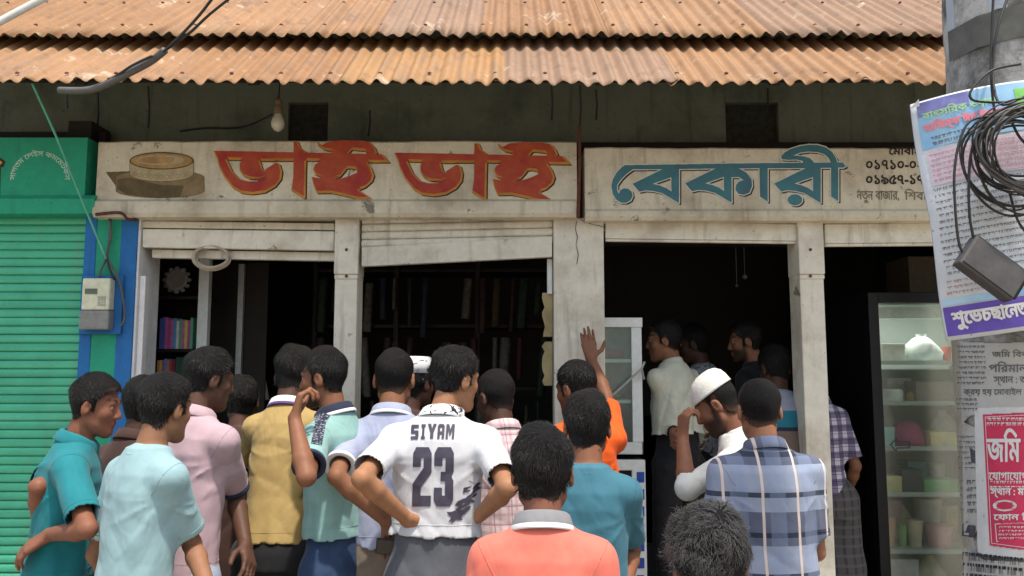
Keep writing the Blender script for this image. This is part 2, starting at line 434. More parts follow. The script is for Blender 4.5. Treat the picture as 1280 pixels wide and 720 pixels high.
# dark wall over the signs with two square vents (openings closed by added dark sheets)
uw = MB(); zt = 3.54; zb = Z(280, YU)-.05
vents = [(X(360, YU, 150), X(410, YU, 150)), (X(907, YU, 150), X(973, YU, 150))]; zv1 = Z(128, YU); zv0 = Z(180, YU)
xs_ = [-3.2]
for a, b in vents: xs_ += [a, b]
xs_ += [3.2]
for i in range(0, 6, 2): uw.box(xs_[i], xs_[i+1], YU, YU+.12, zb, zt)
for a, b in vents: uw.box(a, b, YU, YU+.12, zv1, zt); uw.box(a, b, YU, YU+.12, zb, zv0)
part(uw, 'upper_wall', M_under)
for a, b in vents:  # added dark sheets imitate the shade inside the vents
    vb = MB(); vb.box(a+.001, b-.001, YU+.035, YU+.05, zv0+.001, zv1-.001); part(vb, 'vent_shade_sheet', plain('vent_shade_tone', (.030, .032, .024), .9, var=.4))
at = MB(); at.box(-3.2, 3.2, 5.0, 5.1, 2.4, 3.9); part(at, 'attic_wall', M_dark)

# pillars
ztop = zl_sign + .01
def pillar(px0, px1, py, name='pillar', y0=YF, y1=YF+.16, m=M_cream, zb=0.0, wid=0):
    mb = MB(); a, b = P(px0, py, y0).x, P(px1, py, y0).x
    mb.box(a, b, y0, y1, zb, ztop)
    if wid: mb.box(a-.004, b+.004, y0-.012, y1, Z(343), ztop)
    if wid: mb.box(a-.002, b+.003, y0-.008, y1-.01, Z(338)-.045, Z(343)-.002)
    o = part(mb, name, m, bevel=.005)
    return o
pillar(419, 447, 330, wid=1); pillar(692, 755, 330); pillar(999, 1029, 330, wid=1)
pillar(1204, 1262, 330)
jb = MB(); jx = X(175)
jb.box(jx-.02, jx+.0, YF, YF+.25, 0, ztop); jb.box(jx, jx+.03, YF+.02, YF+.07, 0, ztop-.3)
part(jb, 'door_jamb', M_white, bevel=.004)
# bolts and cracks on the pillars
for px in (433, 1013):
    for py in (312, 345):
        q = P(px, py, YF-.014); mb = MB(); mb.lathe([(0, -.006), (.007, -.004), (.008, 0)], q, 10, M=Matrix.Rotation(R(-90), 4, 'X').to_3x3())
        part(mb, 'bolt', M_rust)
def crack(pts, name='wall_crack', wd=.0022, m=None, Y=YF-.0015):
    mb = MB(); q = [P(x, y, Y) for x, y in pts]
    mb.tube(q, [wd*random.uniform(.4, 1.2) for _ in q], 4); return part(mb, name, m or M_letdk)
crack([(721, 276), (719, 286), (722, 296), (720, 306), (723, 318), (721, 330)], wd=.003)
crack([(723, 273), (731, 277), (742, 281), (752, 283), (756, 285)], wd=.003)

# roller shutters, rolled up: slats and a bottom bar for each bay
def slat_profile(x0, x1, z0, z1, y, pitch, depth=.010, tilt=0.0):
    mb = MB(); n = max(1, round((z1-z0)/pitch)); pr = []
    for i in range(n):
        zz = z0+(z1-z0)*i/n; h = (z1-z0)/n
        for f, d in ((0, 0), (.06, .55), (.2, .9), (.45, 1), (.7, .85), (.86, .45), (.93, .0), (.965, -.5)): pr.append((zz+h*f, y-depth*d))
    pr.append((z1, y)); nx = 16; vs = []; k = len(pr)
    for j in range(nx+1):
        x = x0+(x1-x0)*j/nx
        for z, yy in pr: vs.append((x, yy+.002*math.sin(j*1.3+z*9), z + tilt*(x-x0)))
    mb.add(vs, [(j*k+i, (j+1)*k+i, (j+1)*k+i+1, j*k+i+1) for j in range(nx) for i in range(k-1)])
    return mb
def bar(mb, px0, px1, pa, pb, pc, pd, y0, y1):
    """bottom bar between pixel heights: top left pa, bottom left pb, top right pc, bottom right pd"""
    v = [P(px0, pb, y0), P(px1, pd, y0), P(px1, pc, y0), P(px0, pa, y0)]
    w_ = [q + Vector((0, y1-y0, 0)) for q in v]
    mb.add(v+w_, [(0,1,2,3), (5,4,7,6), (0,4,5,1), (3,2,6,7), (1,5,6,2), (0,3,7,4)])
s1 = MB(); bar(s1, 178, 418, 286, 309, 289, 313, YF+.012, YF+.05); bar(s1, 178, 418, 276, 284.6, 279, 287.6, YF+.02, YF+.05)
sb1 = part(s1, 'roller_shutter', M_cream, bevel=.004)
fr = MB(); bar(fr, 190, 418, 311.5, 322, 315.5, 326, YF+.06, YF+.10); part(fr, 'window_frame', M_cream, bevel=.003)
s2 = slat_profile(X(451), X(691), Z(308), Z(269), YF+.03, .045, .012, tilt=.022); sb2 = part(s2, 'roller_shutter', M_cream)
b2 = MB(); bar(b2, 452, 690, 309, 333, 296, 321, YF+.002, YF+.04); part(b2, 'bottom_bar', M_cream, sb2, bevel=.003)
s3 = MB(); bar(s3, 757, 996, 276.5, 298, 280, 301, YF+.012, YF+.05); bar(s3, 757, 996, 298.4, 301.5, 301.4, 304.5, YF+.02, YF+.045); part(s3, 'roller_shutter', M_cream, bevel=.004)
s4 = MB(); bar(s4, 1031, 1171, 280, 304, 279, 303, YF+.012, YF+.05); bar(s4, 1031, 1171, 304.4, 308, 303.4, 307, YF+.02, YF+.045); part(s4, 'roller_shutter', M_cream, bevel=.004)
for a, b, c, d in ((684.5, 690.5, 322, 366), (1027, 1031, 280, 720)):
    q = MB(); q.box(X(a), X(b), YF+.05, YF+.09, Z(d), Z(c)); part(q, 'guide_rail', M_alu)
# torn plywood strip beside the wide pillar
pl = MB(); e0 = [(678, 366)] + [(679+random.uniform(-2, 2.5), 366+i*6.1) for i in range(1, 19)] + [(680, 482)]
for i in range(len(e0)-1):
    if i == 9: continue
    a, b = e0[i], e0[i+1]
    pl.add([P(a[0], a[1], YF+.07), P(690.5, a[1], YF+.07), P(690.5, b[1], YF+.07), P(b[0], b[1], YF+.07),
            P(a[0], a[1], YF+.085), P(690.5, a[1], YF+.085), P(690.5, b[1], YF+.085), P(b[0], b[1], YF+.085)], [(0,1,2,3), (4,7,6,5), (0,3,7,4), (1,5,6,2), (0,4,5,1), (3,2,6,7)])
part(pl, 'plywood_strip', M_ply)
# interior shell
it = MB(); x0, x1 = jx-.02, 3.0
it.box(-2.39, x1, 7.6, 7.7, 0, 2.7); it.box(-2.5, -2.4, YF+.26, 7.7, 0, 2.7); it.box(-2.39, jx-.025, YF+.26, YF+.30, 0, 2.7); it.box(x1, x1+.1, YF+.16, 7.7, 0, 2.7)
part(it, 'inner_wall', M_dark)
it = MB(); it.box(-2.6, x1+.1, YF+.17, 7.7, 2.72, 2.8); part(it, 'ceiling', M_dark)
it = MB(); it.box(-2.6, x1+.3, YF-.1, 7.7, 0.0, FLOOR); part(it, 'floor_slab', plain('cement_floor', (.16, .15, .135), .8, bump=.2))

# tin roof: two rows of corrugated sheets
rf = MB().build('roof', M_rust, bld)
def sheet(x0, x1, Y0, z0, Y1, z1, mat, seed, lift=0.0, fray=.012):
    pitch = .0762; per = 10; n = int((x1-x0)/pitch*per); mrows = 16; vs = []
    r = np.random.default_rng(seed); sag = vnoise(n+1, .02, seed); fr_ = vnoise(n//per+3, fray, seed+50)
    ln = math.hypot(Y1-Y0, z1-z0); ny, nz = -(z1-z0)/ln, (Y1-Y0)/ln
    for j in range(mrows+1):
        f = j/mrows
        for i in range(n+1):
            x = x0+(x1-x0)*i/n; h = .0105*math.cos(2*math.pi*x/pitch) + lift + sag[i]*.5*(1-f)
            e = (fr_[i//per]+.006*math.sin(i*.9+seed))*(1-f)**4
            vs.append((x, Y0+(Y1-Y0)*f + ny*h - e*.8, z0+(z1-z0)*f + nz*h - e*.6))
    mb = MB(); k = n+1
    mb.add(vs, [(j*k+i, j*k+i+1, (j+1)*k+i+1, (j+1)*k+i) for j in range(mrows) for i in range(n)])
    # roofing nails with washers
    for f in ((.12,) if Y1-Y0 < 1 else (.05, .22)):
        for q in range(1, int((x1-x0)/pitch), 3):
            x = x0 + q*pitch - (x0 % pitch); c = Vector((x, Y0+(Y1-Y0)*f+ny*.014, z0+(z1-z0)*f+nz*.014))
            mb.lathe([(.010, -.003), (.010, .0), (.004, .003), (.0, .005)], c, 8, 1, Matrix.Rotation(math.atan2(z1-z0, Y1-Y0), 4, 'X').to_3x3())
    o = part(mb, 'roof_sheet', [mat, M_rust], rf, smooth=True)
    s_ = o.modifiers.new('thick', 'SOLIDIFY'); s_.thickness = .0012
    return o
low_cuts = [-3.2, -1.55, -.82, -.05, .72, 1.62, 3.1]; up_cuts = [-3.4, -1.9, -.70, -.16, .53, 1.35, 3.3]
for i in range(6):
    sheet(low_cuts[i]-.03, low_cuts[i+1]+.03, 3.50, 2.905, 4.16, 3.40, M_tin[(i*3+1) % 4], i, .002*(i % 2), .034)
    sheet(up_cuts[i]-.03, up_cuts[i+1]+.03, 3.93, 3.315, 6.6, 5.32, M_tin[(i+(i > 2)) % 4], 20+i, .002*(i % 2), .004)
rt = MB(); 
for x in np.arange(-3.0, 3.1, .86):
    a = Vector((x, 3.80, 3.06)); b = Vector((x, 4.5, 3.60)); rt.box(-.025, .025, 0, (b-a).length, -.06, -.02, M=Matrix.Translation(a) @ Matrix.Rotation(math.atan2(b.z-a.z, b.y-a.y), 4, 'X'))
rt.box(-3.2, 3.2, 3.74, 3.78, 3.005, 3.045); rt.box(-3.2, 3.2, 4.02, 4.07, 3.205, 3.25)
rt.box(-3.2, 3.2, 6.5, 6.6, 0, 5.2)
part(rt, 'rafters', M_wood, rf)
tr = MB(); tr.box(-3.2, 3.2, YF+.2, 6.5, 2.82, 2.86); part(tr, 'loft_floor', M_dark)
# hanging scraps under the eave
for px, py0, py1 in ((185, 108, 160), (689, 104, 150), (725, 106, 165), (745, 112, 150), (960, 110, 140), (462, 138, 170), (122, 115, 170)):
    mb = MB(); a = P(px, py0, 4.2); b = P(px+random.uniform(-2, 2), py1, 4.3); mb.tube([a, (a+b)/2+Vector((.006, 0, 0)), b], .006, 5); part(mb, 'hanging_wire', M_rubber)

# rusty pipe between the two signs
mb = MB(); mb.tube([P(724, 158, YS-.035), P(724.5, 200, YS-.04), P(722.5, 272, YS-.045)], .009, 8)
tag(mb.build('iron_pipe', M_rust), 'thin rusty iron pipe standing upright between the two signboards', 'pipe')

# ------------------------------------------------------------------ the green shop on the left
gs = thing('green_shop', 'green painted shop with its roller shutter closed beside the bakery', 'building', (-2.6, YF, 0))
mb = MB(); x1 = X(107, YS, 220); mb.box(-4.2, x1, YS, YS+.3, Z(244, YS), Z(172, YS))
vs = [(YS-.0, Z(244, YS)), (YS-.03, Z(250, YS)), (YS-.02, Z(268, YS)), (YS+.3, Z(268, YS)), (YS+.3, Z(244.3, YS))]
x2 = X(121, YS, 258)
mb.add([(-4.2, y, z) for y, z in vs]+[(x2, y, z) for y, z in vs], [(0,5,6,1), (1,6,7,2), (2,7,8,3), (5,9,8,7,6), (0,4,9,5)])
gsg = part(mb, 'signboard', M_green, gs)
lt = MB(); ps = text_polys('সাগতম েলইস কমেমটকস'); xs = [p[0] for q in ps for p in q]; wd = max(xs)-min(xs)
arc = []
for q in ps:
    qq = []
    for x, y in q:
        a = math.pi*(1-((x-min(xs))/wd)); rr = 34 - (y+.35)*9.5
        qq.append((50+(rr)*math.cos(a)*1.02, 225-(rr)*math.sin(a)*.98))
    arc.append(qq)
fill(lt, [[(p) for p in arc]] + edges_thick(arc, .12), .2, lambda x, y: P(x, y, YS-.0015))
part(lt, 'lettering', plain('pale_green_paint', (.42, .60, .48), .7), gsg)
lt = MB(); fill(lt, [[orient([(-30, 197), (0, 197), (7, 202), (4, 209), (1, 209), (0, 250), (-6, 250), (-8, 212), (-30, 210)])]], .3, lambda x, y: P(x, y, YS-.0012)); part(lt, 'lettering', M_letdk, gsg)
lt = MB(); fill(lt, [[orient([(-30, 199), (-2, 199), (3, 203), (0, 206), (-30, 206)])]], .3, lambda x, y: P(x, y, YS-.0022)); part(lt, 'lettering', plain('yellow_sign_paint', (.60, .36, .02), .6), gsg)
gsh = part(slat_profile(-4.2, X(107), 0.12, Z(268)-.005, YF+.03, .044, .011), 'roller_shutter', M_greenlt, gs)
mb = MB(); mb.box(X(107), X(121.5), YF-.01, YF+.14, 0, Z(270)); mb.box(X(152), X(172.5), YF-.01, YF+.14, 0, Z(270)); part(mb, 'pillar_side', M_blue, gs, bevel=.003)
mb = MB(); mb.box(X(121.5), X(152), YF-.006, YF+.13, 0, Z(270)); part(mb, 'pillar', M_green, gs)
mb = MB(); mb.box(X(108, YU, 210), X(122, YU, 210)+.06, YS+.12, YU+.1, Z(272, YU), Z(165, YU)); part(mb, 'gap_wall', M_dark, gs)
mb = MB(); mb.box(-4.3, X(107), YF+.14, YF+.2, 0, 2.9); part(mb, 'inner_wall', M_dark, gs)

# ------------------------------------------------------------------ electric meter, bulb, cables
YM = YF-.012
mt = thing('electric_meter', 'cream electricity meter with grey cover on the blue and green pillar', 'meter', P(133, 413, YM))
mb = MB(); mb.box(X(108.5), X(160), YM-.018, YM, Z(418), Z(345)); part(mb, 'backing_board', M_blue, mt, bevel=.003)
mb = MB(); mb.box(X(117), X(151), YM-.075, YM-.018, Z(389), Z(350)); part(mb, 'meter_case', plain('cream_plastic', (.60, .60, .44), .4), mt, bevel=.008)
mb = MB(); mb.box(X(115.5), X(152), YM-.08, YM-.018, Z(413), Z(389.5)); part(mb, 'terminal_cover', plain('grey_plastic', (.22, .22, .21), .35), mt, bevel=.01)
mb = MB(); mb.box(X(121.5), X(136), YM-.079, YM-.07, Z(369.5), Z(363)); part(mb, 'display', plain('grey_display', (.12, .14, .11), .3), mt)
mb = MB(); 
for i in range(3):
    for j in range(4):
        mb.box(X(137+i*3.6), X(139.4+i*3.6), YM-.079, YM-.07, Z(374.5+j*3.1), Z(372.5+j*3.1))
mb.lathe([(0, 0), (.006, 0)], P(123, 379, YM-.077), 8, M=Matrix.Rotation(R(90), 4, 'X').to_3x3()); part(mb, 'keypad', plain('meter_keys', (.38, .39, .33), .5), mt)
def cable(pts, r, name, label, m=M_rubber, cat='cable', group=None, n=6, sub=6):
    q = [Vector(p) for p in pts]; out = []
    for i in range(len(q)-1):
        p0, p1, p2, p3 = q[max(i-1, 0)], q[i], q[i+1], q[min(i+2, len(q)-1)]
        for k in range(sub):
            t_ = k/sub; out.append(.5*((2*p1)+(p2-p0)*t_+(2*p0-5*p1+4*p2-p3)*t_*t_+(3*p1-p0-3*p2+p3)*t_**3))
    out.append(q[-1]); mb = MB(); mb.tube(out, r, n); o = mb.build(name, m, smooth=True)
    return tag(o, label, cat, group)
cable([P(138, 268, YF-.02), P(138, 285, YF-.03), P(136, 305, YF-.03), P(133, 322, YF-.035), P(126, 338, YF-.05), P(123, 351, YF-.04)], .006, 'meter_cable', 'dark cable dropping to the left side of the electricity meter', M_rubg)
cable([P(136, 270, YF-.03), P(139, 292, YF-.04), P(134, 318, YF-.045), P(140, 334, YF-.05), P(146, 344, YF-.06), P(152, 362, YF-.05), P(156, 395, YF-.04), P(151, 408, YF-.06)], .006, 'meter_cable', 'dark cable looping down past the right side of the electricity meter', M_rubg)
cable([P(133, 322, YF-.05), P(137, 336, YF-.055), P(143, 350, YF-.05)], .006, 'meter_cable', 'short dark cable entering the top of the electricity meter', M_rubber)
cable([P(40, 104, 3.62), P(70, 170, 3.8), P(100, 244, 3.95), P(133, 324, YF-.06)], .006, 'green_wire', 'taut green wire slanting from the eave down to the meter cables', plain('green_insulation', (.10, .40, .28), .5), 'wire')
cable([P(120, 268, YS-.03), P(150, 266, YS-.05), P(160, 274, YS-.04), P(172, 274, YF-.02)], .008, 'junction_cable', 'dirty cable joint tucked under the corner of the bakery sign', M_rust)
bl = thing('light_bulb', 'unlit white light bulb in a dark holder hanging under the eave', 'light bulb', P(347, 165, 4.1))
q = P(347, 165, 4.1)
mb = MB(); mb.lathe([(0, 0), (.018, .006), (.032, .025), (.036, .045), (.030, .07), (.020, .088), (.016, .10)], q, 18); part(mb, 'glass_bulb', plain('bulb_glass', (.62, .58, .46), .25, .5, var=.05), bl, smooth=True)
mb = MB(); mb.lathe([(.018, .095), (.024, .10), (.024, .135), (.018, .15), (.020, .152), (.020, .17), (.010, .185), (0, .187)], q, 14); part(mb, 'lamp_holder', plain('old_holder', (.16, .11, .07), .5), bl, smooth=True)
mb = MB(); mb.tube([q+Vector((0, 0, .185)), q+Vector((.004, 0, .25)), q+Vector((0, 0, .36))], .004, 5); part(mb, 'flex', M_rubber, bl)
cable([P(340, 143, 4.12), P(315, 155, 4.25), P(290, 160, 4.32), P(255, 160, 4.34), P(225, 164, 4.34)], .005, 'bulb_cable', 'slack black cable sagging along the dark wall to the bulb')
cable([P(300, -12, 3.0), P(262, 18, 3.1), P(236, 42, 3.2), P(205, 64, 3.3)], .006, 'service_wire', 'upper black overhead wire coming down across the tin roof', group='overhead wires', cat='wire')
cable([P(273, -12, 3.0), P(250, 18, 3.1), P(228, 42, 3.2), P(203, 66, 3.3)], .006, 'service_wire', 'steeper black overhead wire left of its twin across the tin roof', group='overhead wires', cat='wire')
cable([P(206, 63, 3.3), P(188, 77, 3.35), P(160, 92, 3.4), P(132, 106, 3.44), P(108, 113, 3.46), P(74, 113, 3.48)], .016, 'cable_sleeve', 'thick grey wrapped cable bundle sagging over the lower roof edge', M_rubg, n=10)
cable([P(190, 70, 3.3), P(165, 82, 3.35), P(140, 98, 3.42), P(110, 112, 3.45), P(85, 116, 3.5), P(84, 135, 3.6)], .006, 'loose_wire', 'thin loose black wire under the wrapped cable bundle', cat='wire')
cable([P(-20, 38, 2.9), P(20, 16, 2.95), P(70, -10, 3.0)], .014, 'white_conduit', 'pale plastic conduit crossing the upper left corner of the roof', plain('pale_pvc', (.55, .55, .52), .5), 'conduit', n=10)
mb = MB(); cp = P(264, 322, YF+.03)
for i in range(9):
    r_ = .058+.018*random.random(); o2 = Vector((random.uniform(-.006, .006), random.uniform(-.02, .02), random.uniform(-.006, .006)))
    mb.tube([cp+o2+Vector((r_*1.35*math.cos(a*math.pi/14), .003*math.sin(a), r_*.85*math.sin(a*math.pi/14))) for a in range(29)], .0045, 5, cap=False)
tag(mb.build('wire_coil', plain('beige_wire', (.42, .36, .29), .5)), 'small coil of beige wire hanging from the left window frame', 'wire coil')

# ------------------------------------------------------------------ inside the shop
def boxpx(mb, px0, px1, py0, py1, Y0, Y1, m=0):
    a = P(px0, (py0+py1)/2, Y0).x; b = P(px1, (py0+py1)/2, Y0).x
    mb.box(a, b, Y0, Y1, P(640, py1, Y0).z, P(640, py0, Y0).z, m)
def local(o, mb):
    mb.v = [tuple(Vector(q)-o.location) for q in mb.v]; return mb
# book case in the left bay
Yb = 4.62
bk = thing('book_case', 'white framed shelf case with coloured books inside the left window', 'shelf case', P(225, 600, Yb))
bk.location.z = FLOOR
mb = MB(); boxpx(mb, 243, 256, 318, 640, Yb-.03, Yb+.02); part(mb, 'front_post', M_alu, bk, bevel=.003)
mb = MB(); boxpx(mb, 293, 300, 330, 640, Yb+.25, Yb+.28); part(mb, 'rear_post', M_steel, bk)
mb = MB(); xl, xr = P(196, 400, Yb).x-.02, P(250, 400, Yb).x
shelf_z = [P(640, y, Yb).z for y in (370, 436, 472, 540, 600)]
for z in shelf_z:
    mb = MB(); mb.box(xl, xr, Yb, Yb+.28, z-.018, z); part(mb, 'shelf_board', M_wood, bk)
mb = MB(); mb.box(xl, xr+.3, Yb+.285, Yb+.30, FLOOR, P(640, 320, Yb).z); part(mb, 'back_panel', M_wood, bk)
for px in (200, 247):
    pass
cols = [(.10, .12, .42), (.55, .10, .30), (.60, .16, .40), (.10, .35, .60), (.65, .55, .10), (.12, .42, .25), (.60, .25, .10), (.70, .68, .62), (.45, .08, .10)]
bmats = [plain('book_cover', c, .5, .4) for c in cols]
bnames = ['navy blue', 'crimson', 'pink', 'sky blue', 'yellow', 'green', 'orange', 'white', 'maroon']
for row, (pxa, pxb, zi, hh, order) in enumerate([(199, 241, 1, .185, [0, 0, 2, 1, 2, 3, 7, 5, 2, 4, 1, 5]), (198, 216, 2, .11, [6, 4, 1, 3, 6, 8])]):
    n = len(order); xa_, xb_ = P(pxa, 420, Yb+.02).x, P(pxb, 420, Yb+.02).x; wdt = (xb_-xa_)/n
    for i, c in enumerate(order):
        mb = MB(); h = hh*random.uniform(.88, 1.0); x_ = xa_+i*wdt
        mb.box(x_+.0006, x_+wdt-.0006, Yb+.02, Yb+.16, shelf_z[zi]+.0005, shelf_z[zi]+h)
        o = mb.build('book', bmats[c])
        tag(o, f'{bnames[c]} book spine standing on the {"upper" if row == 0 else "lower"} book shelf, {["first","second","third","fourth","fifth","sixth","seventh","eighth","ninth","tenth","eleventh","twelfth"][i]} along', 'book', 'books on the shelf case')
mb = MB(); q = P(221, 350, Yb+.05); prof = [(0, -.0), (.03, 0), (.066, .004), (.07, .012), (.05, .014), (.045, .01), (0, .012)]
mb.lathe(prof, q, 24, M=Matrix.Rotation(R(80), 4, 'X').to_3x3())
for k in range(12):
    a = k*math.pi/6; mb.lathe([(0, -.013), (.013, -.008), (.017, 0), (.013, .008), (0, .013)], q+Vector((.07*math.cos(a), 0, .07*math.sin(a))), 8)
tag(mb.build('frilled_ornament', plain('pale_ornament', (.34, .31, .29), .6), smooth=True), 'pale frilled round ornament at the top of the shelf case', 'ornament')
mb = MB(); boxpx(mb, 219, 241, 446, 472, Yb+.06, Yb+.14); mb.v = mb.v
o = mb.build('green_carton', plain('green_box', (.05, .10, .07), .5), bevel=.003); tag(o, 'dark green carton lying beside the lower row of books', 'carton')
# goods on dark racks deep in the left bays
rk = thing('goods_rack', 'dark wooden rack of hanging snack packets at the back of the left bays', 'rack', (P(470, 500, 5.4).x, 5.4, FLOOR))
mb = MB()
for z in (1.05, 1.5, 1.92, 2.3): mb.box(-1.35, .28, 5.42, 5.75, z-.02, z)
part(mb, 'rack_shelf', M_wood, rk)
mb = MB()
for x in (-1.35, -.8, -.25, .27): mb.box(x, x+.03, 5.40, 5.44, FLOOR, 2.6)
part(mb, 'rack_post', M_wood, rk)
pc = [(.055, .012, .012), (.015, .028, .016), (.045, .034, .015), (.015, .02, .04), (.085, .08, .072), (.034, .015, .02)]
pmats = [plain('packet_foil', c, .6, .25, var=.5, scale=34) for c in pc]
pn = ['dark red', 'dark green', 'mustard', 'navy', 'silver', 'plum']; k = 0
for r_i, z in enumerate((2.28, 1.88, 1.46)):
    for i in range(15):
        x = -1.28 + i*.105 + random.uniform(-.045, .045); c = random.randrange(6); hgt = random.uniform(.20, .40); wdt = random.uniform(.025, .075)
        if random.random() < .12: continue
        mb = MB(); M = Matrix.Translation((x, 5.37+random.uniform(-.02, .02), z-.05-random.choice((0, 0, .03)))) @ Matrix.Rotation(random.uniform(-.08, .08), 4, 'Y')
        vs = []; 
        for zz, th in ((0, .003), (-.03, .016), (-hgt*.5, .024), (-hgt+.03, .018), (-hgt, .003)):
            for sx, sy in ((-1, 0), (-.5, -1), (.5, -1), (1, 0), (.5, 1), (-.5, 1)): vs.append(M @ Vector((sx*wdt/2, sy*th, zz)))
        mb.add(vs, [(a*6+b, a*6+(b+1) % 6, (a+1)*6+(b+1) % 6, (a+1)*6+b) for a in range(4) for b in range(6)])
        o = mb.build('snack_packet', pmats[c], smooth=True)
        tag(o, f'{pn[c]} foil snack packet hanging in the shadowed {["top","middle","bottom"][r_i]} row of the goods rack', 'snack packet', f'{pn[c]} packets in the {["top","middle","bottom"][r_i]} row of the rack')
        k += 1
for px, y0, y1, col, nm in ((319, 430, 500, (.30, .27, .24), 'pale'), (305, 395, 455, (.22, .05, .05), 'dull red')):
    mb = MB(); vs = []; a = P(px, y0, 4.95); b = P(px+6, y1, 4.95); n = 10
    for i in range(n+1):
        q = a.lerp(b, i/n)
        for j in range(7): vs.append(q + Vector(((j-3)*.008*(1+i*.12), .012*math.sin(j*1.9+i*.3), 0)))
    mb.add(vs, [(i*7+j, i*7+j+1, (i+1)*7+j+1, (i+1)*7+j) for i in range(n) for j in range(6)])
    o = mb.build('hanging_cloth', plain('cloth_'+nm.replace(' ', '_'), col, .8), smooth=True); m_ = o.modifiers.new('thick', 'SOLIDIFY'); m_.thickness = .003
    tag(o, f'{nm} cloth hanging beside the inner post in the left bay', 'cloth')
# white glazed cabinet in the third bay and the rack with blue tags under it
Yc = 4.34
wc = thing('glass_cabinet', 'white framed cabinet with glass shelves beside the wide pillar', 'cabinet', P(780, 560, Yc)); wc.location.z = P(640, 570, Yc).z
fx0, fx1 = 757, 803
mb = MB(); boxpx(mb, 754, fx1, 397, 409, Yc, Yc+.03); boxpx(mb, 754, fx1, 553, 568, Yc, Yc+.03); boxpx(mb, 790, fx1, 409.3, 552.7, Yc, Yc+.03); boxpx(mb, 736, 756, 409.3, 552.7, Yc, Yc+.03)
part(mb, 'door_frame', M_alu, wc, bevel=.003)
for y in (452, 503):
    mb = MB(); boxpx(mb, 740, 789.5, y-3, y+1, Yc+.02, Yc+.25); part(mb, 'shelf', M_alu, wc)
mb = MB(); boxpx(mb, 738, 789.5, 410, 552, Yc+.012, Yc+.016); part(mb, 'glass_pane', M_glass, wc)
mb = MB(); boxpx(mb, 736, 803, 397, 568, Yc+.28, Yc+.30); boxpx(mb, 736, 803, 397, 403, Yc+.031, Yc+.28); boxpx(mb, 736, 803, 563, 568, Yc+.031, Yc+.28); part(mb, 'cabinet_body', plain('cabinet_grey', (.25, .27, .27), .5), wc)
mb = MB(); a, b = P(762, 497, Yc-.03), P(802, 461, Yc-.03); mb.tube([a, b], .007, 6); mb.tube([b, P(806, 452, Yc-.03)], .006, 6); mb.tube([b, P(805, 474, Yc-.02)], .006, 6); part(mb, 'stay_arm', M_steel, wc)
for i, (y, c) in enumerate(((450, (.30, .10, .14)), (501, (.28, .26, .2)))):
    mb = MB(); boxpx(mb, 744, 780, y-12+i*3, y-3.2, Yc+.08, Yc+.18); o = mb.build('goods_carton', plain('carton_paint', c, .6), bevel=.004)
    tag(o, ['dull pink carton on the upper shelf of the white cabinet', 'beige carton on the lower shelf of the white cabinet'][i], 'carton')
lr = thing('white_rack', 'white standing rack with a strip of blue tags below the glass cabinet', 'rack', (P(790, 600, Yc-.06).x, Yc-.06, FLOOR))
mb = MB(); boxpx(mb, 792, 809, 575, 860, Yc-.06, Yc-.03); boxpx(mb, 757, 791.6, 575, 588, Yc-.06, Yc-.03); boxpx(mb, 757, 766, 588.4, 860, Yc-.06, Yc-.03); part(mb, 'rack_frame', M_alu, lr, bevel=.003)
mb = MB(); boxpx(mb, 757, 806, 574, 860, Yc+.0, Yc+.2); part(mb, 'rack_body', plain('rack_inside', (.05, .05, .05), .6), lr)
for i in range(9):
    mb = MB(); y = 590+i*21.5; boxpx(mb, 796, 805.5, y, y+13, Yc-.0625, Yc-.0605); part(mb, 'tag', plain('blue_tag', (.03, .08, .36), .4), lr)
# dark counter shelves at the back of bay three
cs = thing('back_counter', 'dark counter with shelves at the back of the third bay', 'counter', (P(880, 500, 6.6).x, 6.6, FLOOR))
mb = MB(); mb.box(.6, 2.3, 6.5, 7.1, FLOOR, 1.25); part(mb, 'counter_body', M_wood, cs)
mb = MB(); mb.box(.6, 2.4, 7.2, 7.5, 2.15, 2.19); part(mb, 'wall_shelf', M_wood, cs)
for i, (px, py, r_) in enumerate(((931, 346, .020), (921, 357, .013))):
    mb = MB(); q = P(px, py, 6.2); mb.lathe([(0, -r_), (r_*.7, -r_*.7), (r_, 0), (r_*.7, r_*.7), (0, r_)], q, 14); mb.tube([q+Vector((0, 0, r_)), Vector((q.x, q.y, 2.72))], .003, 4)
    tag(mb.build('hanging_lamp', plain('lamp_glass', (.40, .40, .38), .15, .6), smooth=True), ['larger small glass globe hanging in the dark third bay', 'smaller glass globe hanging low in the dark third bay'][i], 'globe')
# display cooler
Yr = 4.62
cl = thing('display_cooler', 'black framed upright glass door cooler stocked with cakes and boxes', 'cooler', (P(1160, 500, Yr).x, Yr, FLOOR))
cx0, cx1 = P(1088, 500, Yr).x, P(1262, 500, Yr).x; zc1 = P(640, 366, Yr).z; gx0, gx1 = P(1101, 500, Yr).x, cx1-.06; gz1 = P(640, 379, Yr).z
M_cool = plain('cooler_white', (.36, .42, .38), .4, var=.05)
mb = MB(); mb.box(cx0, gx0, Yr-.03, Yr+.02, FLOOR, zc1); mb.box(gx1, cx1, Yr-.03, Yr+.02, FLOOR, zc1); mb.box(gx0+.0005, gx1-.0005, Yr-.03, Yr+.02, gz1, zc1); mb.box(gx0+.0005, gx1-.0005, Yr-.03, Yr+.02, FLOOR, FLOOR+.12); part(mb, 'door_frame', M_black, cl, bevel=.004)
mb = MB(); mb.box(cx0, cx1, Yr+.62, Yr+.64, FLOOR, zc1); mb.box(cx0, cx0+.015, Yr+.021, Yr+.62, FLOOR, zc1); mb.box(cx1-.015, cx1, Yr+.021, Yr+.62, FLOOR, zc1); mb.box(cx0+.016, cx1-.016, Yr+.021, Yr+.62, zc1-.02, zc1); part(mb, 'cabinet_body', M_black, cl)
